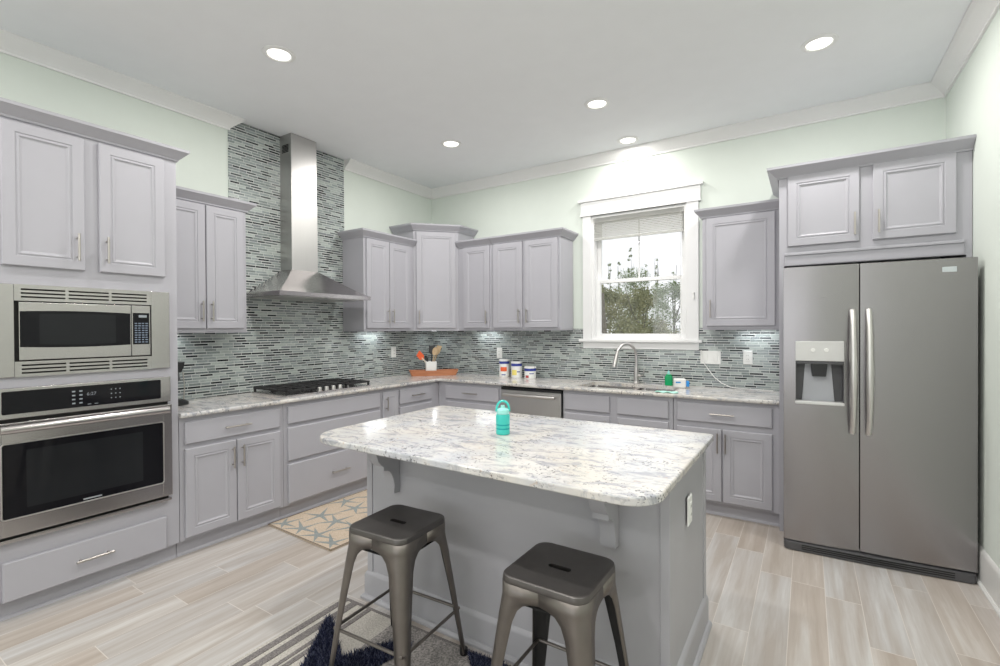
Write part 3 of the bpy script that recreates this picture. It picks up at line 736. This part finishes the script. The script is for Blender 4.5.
def corbel(xc):
    w = .031; top = .883; d = .27
    pts = [(0, top), (-d, top), (-d, top-.02), (-d+.006, top-.055), (-d+.03, top-.095), (-d+.07, top-.12), (-d+.085, top-.125), (-d+.085, top-.145), (-d+.135, top-.15), (-d+.165, top-.165), (-d+.19, top-.195), (-d+.205, top-.235), (-d+.20, top-.26), (-d+.205, top-.275), (0, top-.275)]
    pts = [(IY0+p[0]*.60, p[1]) for p in pts]
    MB().prism(pts, 'x', xc-w, xc+w, .003).done('corbel', 'island_paint', isl)
corbel(2.145); corbel(3.284)
it = thing('island_countertop', 'white granite slab with rounded corners on top of the island', 'countertop', (0, 0, 0))
poly = rpoly([(1.845, -3.075), (3.535, -3.105), (3.535, -2.02), (1.815, -2.015)], [.17, .12, .03, .03], 10)
MB().prism(poly, 'z', ZC0, ZC1, .007, 3).done('slab', 'granite', it, 40)

# ------------------------------------------------------------------ outlets and switches
def plate(label, loc, rz, gang=1, kind='outlet', cat='outlet'):
    o = thing('outlet' if cat == 'outlet' else 'light_switch', label, cat, loc, rz, 'white wall plates'); w = .036 if gang == 1 else .083
    MB().panel(-w, w, -.058, .058, 0, [(0, 0), (0, .003), (.004, .006)]).done('cover_plate', 'plastic', o)
    for k in range(gang):
        xc = 0 if gang == 1 else (-.04+.08*k)
        if kind == 'outlet' :
            f = MB().box(xc-.0165, xc+.0165, -.009, -.005, -.033, .033, .002).done('receptacle', 'plastic', o)
            b = MB()
            for z in (-.017, .017):
                for s in (-.006, .006): b.box(xc+s-.001, xc+s+.001, -.0094, -.0089, z-.005, z+.005)
            b.done('slots', 'gap', f, 0)
        else:
            MB().box(xc-.0165, xc+.0165, -.010, -.005, -.033, .033, .003).done('rocker', 'plastic', o)
    return o
plate('white outlet on the range wall tile between cooktop and wooden tray', (TT+.001, -.672, 1.18), PI/2)
plate('white outlet on the tile above the tallest canister', (.998, -TT-.001, 1.163), 0)
plate('wide white double switch plate on the tile just right of the window', (3.20, -TT-.001, 1.172), 0, 2, 'switch', 'switch')
plate('white outlet on the tile close to the fridge panel', (3.492, -TT-.001, 1.18), 0)
plate('white outlet on the end of the island', (3.5045, -2.46, .682), PI/2)
cord = MB().tube([(3.125, -.02, 1.235), (3.128, -.03, 1.18), (3.15, -.03, 1.12), (3.19, -.025, 1.06), (3.235, -.025, 1.0), (3.29, -.03, .955), (3.36, -.04, .925), (3.43, -.05, .9185), (3.55, -.06, .9185), (3.68, -.07, .9185)], .0038, 8).done('power_cord', 'plastic')
tag(cord, 'thin white cord looping down from the double switch plate to the counter', 'cord')

# ------------------------------------------------------------------ things on the counters
tr = thing('wooden_tray', 'long reddish wooden tray with flared ends in the counter corner', 'tray', (.358, -.397, ZC1), PI/4)
b = MB(); t_ = bmesh.new(); n = 16; L2 = .275; rings = []
for (dx, dy, z, k) in ((0, 0, .0, .90), (.0, 0, .038, 1.0), (-.008, -.008, .038, .99), (-.008, -.008, .010, .90)):
    ring_ = []
    for px, py in rrect(-L2*k-dx, L2*k+dx, -.085*k-dy, .085*k+dy, .02, 4):
        zz = z+(.026*(abs(px)/L2)**2.5 if z > .02 else 0); ring_.append(t_.verts.new((px, py, zz)))
    rings.append(ring_)
for q, w_ in zip(rings, rings[1:]):
    for k in range(len(q)): t_.faces.new((q[k], q[(k+1) % len(q)], w_[(k+1) % len(q)], w_[k]))
t_.faces.new(rings[0][::-1]); t_.faces.new(rings[-1]); bmesh.ops.recalc_face_normals(t_, faces=t_.faces[:])
b.add(t_); b.done('dish', 'traywood', tr)
cr = thing('utensil_crock', 'white square-sided crock standing on the wooden tray', 'crock', (.335, -.415, ZC1+.0105), PI/4)
t_ = bmesh.new(); rings = []
for k, z in ((.052, 0), (.058, .004), (.062, .146), (.058, .148), (.054, .144), (.050, .012)):
    rings.append([t_.verts.new((p[0], p[1], z)) for p in rrect(-k, k, -k, k, .016, 4)])
for q, w_ in zip(rings, rings[1:]):
    for k in range(len(q)): t_.faces.new((q[k], q[(k+1) % len(q)], w_[(k+1) % len(q)], w_[k]))
t_.faces.new(rings[0][::-1]); t_.faces.new(rings[-1]); bmesh.ops.recalc_face_normals(t_, faces=t_.faces[:])
mb = MB(); mb.add(t_); mb.done('pot', 'plastic', cr)
vx = Vector((.84, .54, 0))       # across the view at the corner
vd = Vector((-.54, .84, 0))
def utensil(name, label, cat, base, lean, back, ln, blade, hmat, bmat, hr=.006):
    """a handle leaning out of the crock, with its blade at the top"""
    B = Vector((.335, -.415, ZC1+.028))+vx*base[0]+vd*base[1]
    d = (vx*lean+vd*back+Vector((0, 0, 1))).normalized()
    o = thing(name, label, cat, B)
    MB().tube([(0, 0, 0), d*ln*.5, d*(ln*.78)], [hr*.8, hr, hr*.9], 8).done('handle', hmat, o)
    side = (vx-d*vx.dot(d)).normalized(); nn = d.cross(side).normalized()
    t_ = bmesh.new(); pr_ = blade
    F_ = []; G_ = []
    for (u_, v_) in pr_:
        F_.append(t_.verts.new(d*(ln*.70+v_)+side*u_+nn*.004)); G_.append(t_.verts.new(d*(ln*.70+v_)+side*u_-nn*.004))
    k = len(pr_)
    t_.faces.new(F_); t_.faces.new(G_[::-1])
    for i in range(k): t_.faces.new((F_[i], F_[(i+1) % k], G_[(i+1) % k], G_[i]))
    bmesh.ops.recalc_face_normals(t_, faces=t_.faces[:])
    mb = MB(); mb.add(t_); mb.done('blade', bmat, o); return o
def oval(w, h, n=14): return [(w*math.sin(2*PI*k/n), h/2-h/2*math.cos(2*PI*k/n)) for k in range(n)]
flatb = [(-.012, 0), (-.034, .02), (-.036, .095), (.036, .105), (.034, .02), (.012, 0)]
utensil('spatula', 'orange silicone spatula leaning left out of the white crock', 'spatula', (.030, -.012), -.74, -.05, .275, [(-.010, 0), (-.034, .02), (-.036, .08), (.026, .105), (.034, .03), (.010, 0)], 'cream', 'orange', .007)
utensil('spoon', 'black spoon leaning left behind the orange spatula', 'spoon', (.012, .015), -.42, .10, .20, oval(.020, .07), 'black', 'black', .009)
utensil('turner', 'black slotted turner standing tallest in the white crock', 'turner', (.0, .012), .02, .12, .30, flatb, 'black', 'black')
utensil('wooden_spoon', 'wooden spoon leaning right in the white crock', 'spoon', (-.004, -.012), .22, -.05, .29, oval(.029, .095), 'lightwood', 'lightwood')
utensil('wooden_spatula', 'pale wooden spatula leaning furthest out of the white crock', 'spatula', (-.006, .008), .34, .03, .31, [(-.010, 0), (-.026, .03), (-.028, .10), (.026, .11), (.026, .03), (.010, 0)], 'lightwood', 'lightwood')
utensil('ladle', 'black handled tool poking up behind the wooden spoons', 'utensil', (-.005, .022), .34, .10, .30, [(-.02, .05), (-.03, .075), (-.02, .10), (.02, .105), (.03, .08), (.02, .055)], 'black', 'black')

def canister(label, x, y, h, r, print_, rz):
    o = thing('canister', label, 'canister', (x, y, ZC1), rz, 'canisters on the sink wall counter')
    MB().lathe([(0, 0), (r-.003, 0), (r, .003), (r, h-.012), (r-.004, h-.010), (0, h-.010)], 28).done('tub', 'plastic', o)
    MB().lathe([(r+.0008, h-.046), (r+.0012, h-.045), (r+.0012, h-.020), (r+.0008, h-.019), (r-.001, h-.019), (r-.001, h-.046), (r+.0008, h-.046)], 28).done('label_band', 'blue', o)
    MB().lathe([(0, h), (r-.001, h), (r+.003, h-.003), (r+.003, h-.016), (r+.0005, h-.016), (0, h-.0165)], 28).done('lid', 'plastic', o)
    for (a0, a1, z0_, z1_, m) in print_:
        t_ = bmesh.new(); n = 8
        lo = [t_.verts.new(((r+.001)*math.cos(a0+(a1-a0)*k/n), (r+.001)*math.sin(a0+(a1-a0)*k/n), z0_)) for k in range(n+1)]
        hi = [t_.verts.new(((r+.001)*math.cos(a0+(a1-a0)*k/n), (r+.001)*math.sin(a0+(a1-a0)*k/n), z1_)) for k in range(n+1)]
        for k in range(n): t_.faces.new((lo[k], lo[k+1], hi[k+1], hi[k]))
        mb = MB(); mb.add(t_); mb.done('printed_label', m, o)
    return o
A = math.radians(-62)
canister('tallest white canister with blue band and orange-red label', 1.14, -.135, .188, .056, [(A-.75, A+.55, .062, .108, 'redprint'), (A-.5, A+.3, .020, .030, 'blue')], 0)
canister('middle white canister with blue band and yellow label', 1.305, -.15, .170, .058, [(A-.95, A+.05, .030, .085, 'yellowprint'), (A+.1, A+.7, .06, .07, 'blue')], 0)
canister('shortest white canister with blue band and maroon label', 1.478, -.165, .126, .060, [(A-.85, A-.25, .010, .036, 'maroon'), (A-.15, A+.7, .05, .058, 'blue')], 0)

sb = thing('soap_bottle', 'green dish soap bottle with pale cap beside the faucet', 'bottle', (2.862, -.085, ZC1))
MB().prism(rrect(-.034, .034, -.02, .02, .018), 'z', 0, .088, .006).prism(rrect(-.024, .024, -.016, .016, .014), 'z', .086, .102, .005).done('bottle_body', 'green', sb)
MB().lathe([(0, 0), (.013, 0), (.013, .016), (.008, .02), (.007, .034), (0, .034)], 16, (0, 0, .101)).done('cap', 'tealpale', sb)
sp = thing('sponge_pack', 'white and blue packet lying on the counter beside the green soap', 'packet', (2.985, -.22, ZC1), .35)
MB().box(-.050, .050, -.03, .03, 0, .082, .012, 3).done('wrapper', 'plastic', sp)
MB().box(.0505, .078, -.022, .022, .012, .062, .008).done('blue_end', 'bluebright', sp)
MB().box(-.035, .005, -.0312, -.0295, .045, .056).done('printed_label', 'bluebright', sp, 0)
cl_ = MB(); t_ = bmesh.new(); n = 10
g_ = [[t_.verts.new((-.085+.17*i/n, -.034+.068*j/n, .004+.004*math.sin(i*1.3)*math.cos(j*1.1)+.003)) for j in range(n+1)] for i in range(n+1)]
for i in range(n):
    for j in range(n): t_.faces.new((g_[i][j], g_[i+1][j], g_[i+1][j+1], g_[i][j+1]))
ex = bmesh.ops.extrude_face_region(t_, geom=t_.faces[:])
bmesh.ops.translate(t_, vec=(0, 0, -.004), verts=[v for v in ex['geom'] if isinstance(v, bmesh.types.BMVert)])
bmesh.ops.recalc_face_normals(t_, faces=t_.faces[:])
cl_.add(t_); o = cl_.done('dish_cloth', 'tealcloth', None, 60, (2.965, -.592, ZC1+.001), (0, 0, .03)); tag(o, 'pale teal dish cloth laid flat on the counter beside the sink', 'cloth')
# black appliance half hidden by the oven tower
ap = thing('kitchen_appliance', 'slim black countertop appliance with round foot against the oven tower', 'appliance', (.22, -2.962, ZC1))
MB().lathe([(0, 0), (.076, 0), (.08, .006), (.078, .018), (.058, .034), (.03, .042), (0, .044)], 28).done('base', 'black', ap)
MB().tube([(-.02, -.012, .036), (-.024, -.012, .11), (-.024, -.008, .19), (-.018, 0, .25)], [.030, .022, .026, .034], 12).done('column', 'black', ap)
MB().prism([(-.062, .300), (.046, .300), (.040, .262), (.022, .225), (-.06, .225)], 'x', -.042, .042, .008).done('head', 'black', ap)
MB().tube([(.02, .0, .235), (.022, .01, .18), (.02, .0, .16)], [.012, .012, .006], 10).done('spout', 'darkgrey', ap)
MB().tube([(.028, .040, .036), (.03, .045, .12), (.028, .036, .23)], .0035, 8).done('rod', 'nickel', ap)

# bottle on the island
bt = thing('water_bottle', 'teal plastic water bottle with carry loop on the island', 'bottle', (2.658, -2.553, ZC1), .6)
MB().lathe([(0, 0), (.030, 0), (.0335, .004), (.034, .022), (.0325, .028), (.034, .034), (.0325, .046), (.034, .052), (.0345, .085), (.033, .095), (.028, .100), (0, .1)], 26).done('bottle_body', 'teal', bt)
for z in (.030, .049): MB().lathe([(.0325, z-.004), (.0342, z-.003), (.0342, z+.003), (.0325, z+.004)], 26).done('grip_band', 'tealdark', bt)
MB().lathe([(0, .10), (.031, .10), (.032, .103), (.031, .120), (.024, .126), (.012, .130), (.010, .142), (0, .143)], 26).done('cap', 'tealpale', bt)
lp = [(.031*math.cos(a), 0, .112+.050*math.sin(a)**.8 if math.sin(a) > 0 else .112) for a in [PI*k/14 for k in range(15)]]
MB().tube(lp, .0058, 8, flat=1.3).done('carry_loop', 'teal', bt)

# ------------------------------------------------------------------ bar stools
def make_stool(label, loc, rz):
    t = thing('bar_stool', label, 'stool', loc, rz, 'metal stools at the island')
    ht = .615; hs = .152
    # seat: dished square pan with a hand slot
    outer = rrect(-hs, hs, -hs, hs, .045, 6); n = len(outer)
    b = MB(); t_ = bmesh.new()
    def rg(k, z): return [t_.verts.new((p[0]*k, p[1]*k, z)) for p in outer]
    slot = rrect(-.042, .042, -.012, .012, .0115, 6)
    sl = [t_.verts.new((p[0], p[1], ht-.004)) for p in slot]; sl2 = [t_.verts.new((p[0], p[1], ht-.02)) for p in slot]
    R = [rg(.975, ht-.030), rg(.992, ht-.024), rg(1.0, ht-.021), rg(1.0, ht-.012), rg(.985, ht-.003), rg(.955, ht), rg(.90, ht-.001), rg(.55, ht-.004)]
    R.append(sl); R.append(sl2)
    for q, w_ in zip(R, R[1:]):
        for k in range(n): t_.faces.new((q[k], q[(k+1) % n], w_[(k+1) % n], w_[k]))
    bmesh.ops.recalc_face_normals(t_, faces=t_.faces[:])
    b.add(t_); se = b.done('seat', 'gun', t, 40)
    mo = se.modifiers.new('gauge', 'SOLIDIFY'); mo.thickness = .0025; mo.offset = -1
    MB().box(-.06, .06, -.03, .03, ht-.034, ht-.0225).done('underside_plate', 'gap', se, 0)
    sp_ = .208
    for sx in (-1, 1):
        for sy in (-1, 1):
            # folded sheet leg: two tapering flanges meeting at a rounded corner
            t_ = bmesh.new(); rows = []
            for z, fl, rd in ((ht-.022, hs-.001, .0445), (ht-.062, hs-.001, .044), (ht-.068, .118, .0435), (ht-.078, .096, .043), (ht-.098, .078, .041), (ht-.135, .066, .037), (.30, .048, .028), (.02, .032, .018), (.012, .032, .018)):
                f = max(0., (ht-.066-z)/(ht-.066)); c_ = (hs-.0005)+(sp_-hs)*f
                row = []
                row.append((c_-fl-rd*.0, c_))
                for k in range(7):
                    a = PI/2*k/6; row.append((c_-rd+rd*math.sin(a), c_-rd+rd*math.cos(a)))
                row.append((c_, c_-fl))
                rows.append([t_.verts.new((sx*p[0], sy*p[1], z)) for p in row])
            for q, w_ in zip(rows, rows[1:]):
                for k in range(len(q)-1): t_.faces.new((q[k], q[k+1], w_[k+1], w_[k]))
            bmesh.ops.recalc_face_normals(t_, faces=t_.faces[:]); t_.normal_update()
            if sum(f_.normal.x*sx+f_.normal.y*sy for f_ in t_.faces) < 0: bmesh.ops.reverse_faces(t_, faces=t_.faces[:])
            mb = MB(); mb.add(t_); lg = mb.done('leg', 'gunlegs', t, 50); lg.data.materials.append(M['iron'])  # near-black inner faces: dark paint, with the shade inside put into the colour
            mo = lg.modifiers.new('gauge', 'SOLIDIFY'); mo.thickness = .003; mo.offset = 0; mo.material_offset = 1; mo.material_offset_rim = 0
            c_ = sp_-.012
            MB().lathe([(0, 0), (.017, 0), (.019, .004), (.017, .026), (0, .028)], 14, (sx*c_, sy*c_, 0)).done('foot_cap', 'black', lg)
    zz = .205; f = 1-zz/(ht-.066); c_ = hs+(sp_-hs)*f-.006
    for s in (-1, 1):
        MB().tube([(-c_, s*c_, zz), (c_, s*c_, zz)], .0065, 8).done('foot_rail', 'gunlegs', t)
        MB().tube([(s*c_, -c_, zz), (s*c_, c_, zz)], .0065, 8).done('foot_rail', 'gunlegs', t)
    zz = ht-.105; c2 = hs-.012
    for s in (-1, 1):
        MB().tube([(-c2, s*(c2-.012), zz+.02), (c2, s*(c2-.012), zz+.02)], .005, 8).done('seat_brace', 'gap', t)
        MB().tube([(s*(c2-.012), -c2, zz+.02), (s*(c2-.012), c2, zz+.02)], .005, 8).done('seat_brace', 'gap', t)
    return t
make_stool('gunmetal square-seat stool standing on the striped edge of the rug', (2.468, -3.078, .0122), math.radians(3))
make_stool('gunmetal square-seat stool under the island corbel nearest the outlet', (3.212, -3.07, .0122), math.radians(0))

# ------------------------------------------------------------------ rugs
rg = thing('shag_rug', 'grey and navy shag rug with striped edge under the stools', 'rug', (1.83, -2.852, 0), math.radians(1.3))
RL, RWd = 1.72, 1.35
MB().box(0, RL, -RWd, 0, .0005, .008).done('backing', 'rug_light', rg, 0)
b = MB(); 
for xa, xb in ((.022, .058), (.085, .128), (.168, .188), (.202, .228)): b.box(xa, xb, -RWd, 0, .0075, .0105)
b.done('stripes', 'rug_dark', rg, 0)
MB().box(.40, RL-.36, -RWd, 0, .0075, .011).done('centre_field', 'rug_grey', rg, 0)
MB().box(0, RL, -.014, .0, .0075, .0115).done('bound_edge', 'rug_dark', rg, 0)
random.seed(11)
def tufts(poly, n, name, mat, hgt=.028):
    b = MB(); bb = b.b
    xs_ = [p[0] for p in poly]; ys_ = [p[1] for p in poly]
    def inside(x, y):
        c = False; j = len(poly)-1
        for i in range(len(poly)):
            xi, yi = poly[i]; xj, yj = poly[j]
            if (yi > y) != (yj > y) and x < (xj-xi)*(y-yi)/(yj-yi)+xi: c = not c
            j = i
        return c
    k = 0
    while k < n:
        x = random.uniform(min(xs_), max(xs_)); y = random.uniform(min(ys_), max(ys_))
        if not inside(x, y): continue
        k += 1; a = random.uniform(0, 2*PI); w = .0022; ln = random.uniform(.6, 1.2)*hgt; lx, ly = random.gauss(0, .010), random.gauss(0, .010)
        dx, dy = w*math.cos(a), w*math.sin(a)
        p = [(x-dx, y-dy, .008), (x+dx, y+dy, .008), (x+lx*.4+dx*.8, y+ly*.4+dy*.8, .008+ln*.6), (x+lx*.4-dx*.8, y+ly*.4-dy*.8, .008+ln*.6)]
        v = [bb.verts.new(q) for q in p]; bb.faces.new(v)
        tip = bb.verts.new((x+lx, y+ly, .008+ln)); bb.faces.new((v[3], v[2], tip))
    o = b.done(name, mat, rg, 0); o['kind'] = 'stuff'; return o
arms = [[(.095, -.175), (.125, -.17), (.43, -.36), (.31, -.49)],
        [(.37, -.35), (.53, -.43), (.60, -.13), (.54, -.10)],
        [(.31, -.49), (.43, -.36), (.53, -.43), (.60, -.60), (.45, -.75)],
        [(.84, -.03), (1.05, -.02), (1.04, -.12), (.90, -.09)]]
for i, a in enumerate(arms):
    tufts(a, 2000, 'shag_pile', 'navy'); tufts(a, 1100, 'shag_fleck', 'navylt')

mt_ = thing('kitchen_mat', 'tan kitchen mat with slate blue starfish in front of the cooktop', 'mat', (.585, -2.52, 0), math.radians(-2))
MB().prism(rrect(0, .745, 0, 1.30, .015), 'z', .0005, .010, .003).done('mat_base', 'mat_tan', mt_)
b = MB().box(0, .745, 0, .010, .0095, .0105).box(0, .010, 0, 1.30, .0095, .0105).box(.735, .745, 0, 1.30, .0095, .0105); b.done('mat_border', 'mat_edge', mt_, 0)
random.seed(21); b = MB(); k = 0
def star(cx, cy, R_, rot):
    P5 = []
    for i in range(5):
        a = rot+2*PI*i/5; P5.append((cx+R_*math.cos(a)*random.uniform(.85, 1.15), cy+R_*math.sin(a)*random.uniform(.85, 1.15)))
    for i in range(5):
        a = rot+2*PI*i/5; w = .017; tx, ty_ = P5[i]
        tx = min(max(tx, .012), .733); ty_ = min(max(ty_, .012), 1.288)
        n_ = (-math.sin(a)*w, math.cos(a)*w); m_ = ((cx+tx)/2, (cy+ty_)/2)
        pts = [(cx+n_[0], cy+n_[1]), (cx-n_[0], cy-n_[1]), (m_[0]-n_[0]*.55, m_[1]-n_[1]*.55), (tx, ty_), (m_[0]+n_[0]*.55, m_[1]+n_[1]*.55)]
        b.prism(pts, 'z', .0095, .0108+.00003*i)
for row in range(5):
    for c in range(4):
        star(.09+c*.19+(.095 if row % 2 else 0) if .09+c*.19+(.095 if row % 2 else 0) < .74 else .70, .09+row*.25+random.uniform(-.03, .03), .155, random.uniform(0, 2))
b.done('starfish_pattern', 'mat_blue', mt_, 0)

# ------------------------------------------------------------------ recessed lights
def can(x, y, label, dim=1.):
    o = thing('recessed_light', label, 'ceiling light', (x, y, H), 0, 'recessed ceiling lights')
    MB().lathe([(.066, -.004), (.072, -.010), (.094, -.004), (.096, -.0005), (.066, -.0005), (.066, -.004)], 32).done('trim_ring', 'white', o)
    MB().lathe([(0, -.003), (.067, -.003), (.067, -.0006), (0, -.0006)], 32).done('lens', 'lamp', o)
    area('recessed_lamp', (0, 0, -.014), (0, 0, 0), .13, .13, CAN_POWER*dim, (1, .975, .94), 'DISK', parent=o, spread=PI)
can(1.17, -2.77, 'recessed ceiling light nearest the oven tower')
can(1.165, -1.07, 'recessed ceiling light in front of the hood chimney')
can(2.574, -1.069, 'recessed ceiling light between hood and window, larger of the middle two')
can(2.549, -.249, 'recessed ceiling light directly above the sink window', .5)
can(3.974, -1.063, 'recessed ceiling light nearest the refrigerator')
for i, (x, y) in enumerate(((2.574, -2.77), (3.974, -2.77), (1.17, -4.6), (2.574, -4.6), (3.974, -4.6), (1.17, -6.6), (2.574, -6.6), (3.974, -6.6))):  # unseen lamps added behind the visible ones for more light
    can(x, y, 'unseen recessed ceiling light added further back to brighten the room')

# ------------------------------------------------------------------ outdoors beyond the sink window
struct('ground', MB().box(-14, 14, .2, 30, -.7, -.5), 'ground', smooth=0)
def tree(name, label, x, y, h, w, n, mat, trunk_r=.07, base=.0, seed=1, leaf=.085, blobs=11):
    random.seed(seed); z0_ = -.5
    t = thing(name, label, 'tree', (x, y, z0_), 0, 'trees outside the window')
    b = MB(); b.tube([(0, 0, 0), (.05*random.random(), .03, h*.4), (random.uniform(-.1, .1), .05, h*.95)], [trunk_r, trunk_r*.7, trunk_r*.15], 8)
    for k in range(9):
        a = random.uniform(0, 2*PI); zb = h*random.uniform(.2, .7); b.tube([(0, 0, zb), (w*.35*math.cos(a), w*.35*math.sin(a), zb+h*.12), (w*.6*math.cos(a), w*.6*math.sin(a), zb+h*.28)], [trunk_r*.4, trunk_r*.25, .006], 6)
    b.done('trunk', 'bark', t)
    b = MB(); bb = b.b; cs = []
    for k in range(blobs):
        f = random.uniform(base, 1); rad = w*(1-.75*max(0, f-.3)/.7)
        a = random.uniform(0, 2*PI); q = rad*random.uniform(0, 1)**.6; cs.append((q*math.cos(a), q*math.sin(a), h*f, max(.07, w*random.uniform(.30, .5)*(1-.5*f))))
    for k in range(n):
        cx, cy, cz, cr_ = random.choice(cs); v = Vector((random.gauss(0, 1), random.gauss(0, 1), random.gauss(0, .8))).normalized()*cr_*random.random()**.45
        p = Vector((cx, cy, cz))+v
        if p.z < .05: continue
        d1 = Vector((random.gauss(0, 1), random.gauss(0, 1), random.gauss(0, .7))).normalized(); d2 = d1.cross(Vector((random.gauss(0, 1), random.gauss(0, 1), random.gauss(0, 1)))).normalized()
        s = leaf*random.uniform(.5, 1.1)
        bb.faces.new([bb.verts.new(p+d1*s*i+d2*s*.45*j) for i, j in ((-.5, 0), (0, -.5), (.5, 0), (0, .5))])
    b.done('foliage', mat, t, 0); return t
def beyond(xw, Y): return 3.914+(xw-3.914)*(Y+4.52)/4.58
tree('evergreen_tree', 'broad olive green tree filling the lower pane', beyond(2.56, 7.4), 7.4, 2.86, 1.15, 19000, 'leaf', seed=2, blobs=64)
tree('evergreen_tree', 'bushy olive green tree behind the trunk at the left of the pane', beyond(2.20, 10.0), 10.0, 3.4, 1.15, 15000, 'leaf', seed=3, blobs=54)
tree('evergreen_tree', 'mid green tree at the right of the lower pane', beyond(2.88, 12.6), 12.6, 3.5, 1.45, 17000, 'leaf2', seed=4, blobs=60)
tree('evergreen_tree', 'greener tree showing between the olive ones', beyond(2.5, 16.5), 16.5, 4.3, 2.1, 15000, 'leaf2', seed=5, blobs=64)
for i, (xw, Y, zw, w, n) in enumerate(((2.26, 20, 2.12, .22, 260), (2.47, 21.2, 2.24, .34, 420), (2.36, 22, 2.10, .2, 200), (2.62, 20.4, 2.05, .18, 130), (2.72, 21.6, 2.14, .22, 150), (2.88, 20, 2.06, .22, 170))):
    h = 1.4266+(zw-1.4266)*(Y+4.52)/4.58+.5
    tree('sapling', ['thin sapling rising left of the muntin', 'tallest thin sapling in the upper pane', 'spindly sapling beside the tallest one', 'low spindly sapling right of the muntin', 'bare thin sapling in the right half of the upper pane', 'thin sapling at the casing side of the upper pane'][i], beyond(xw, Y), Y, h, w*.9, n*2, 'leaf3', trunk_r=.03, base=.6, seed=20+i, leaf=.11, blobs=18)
tr_ = MB().tube([(0, 0, 0), (.03, 0, 1.6), (-.04, 0, 2.72)], [.06, .055, .045], 10).done('tree_trunk', 'bark', loc=(beyond(2.20, 5.6), 5.6, -.5)); tag(tr_, 'bare grey tree trunk at the edge of the lower pane', 'tree')
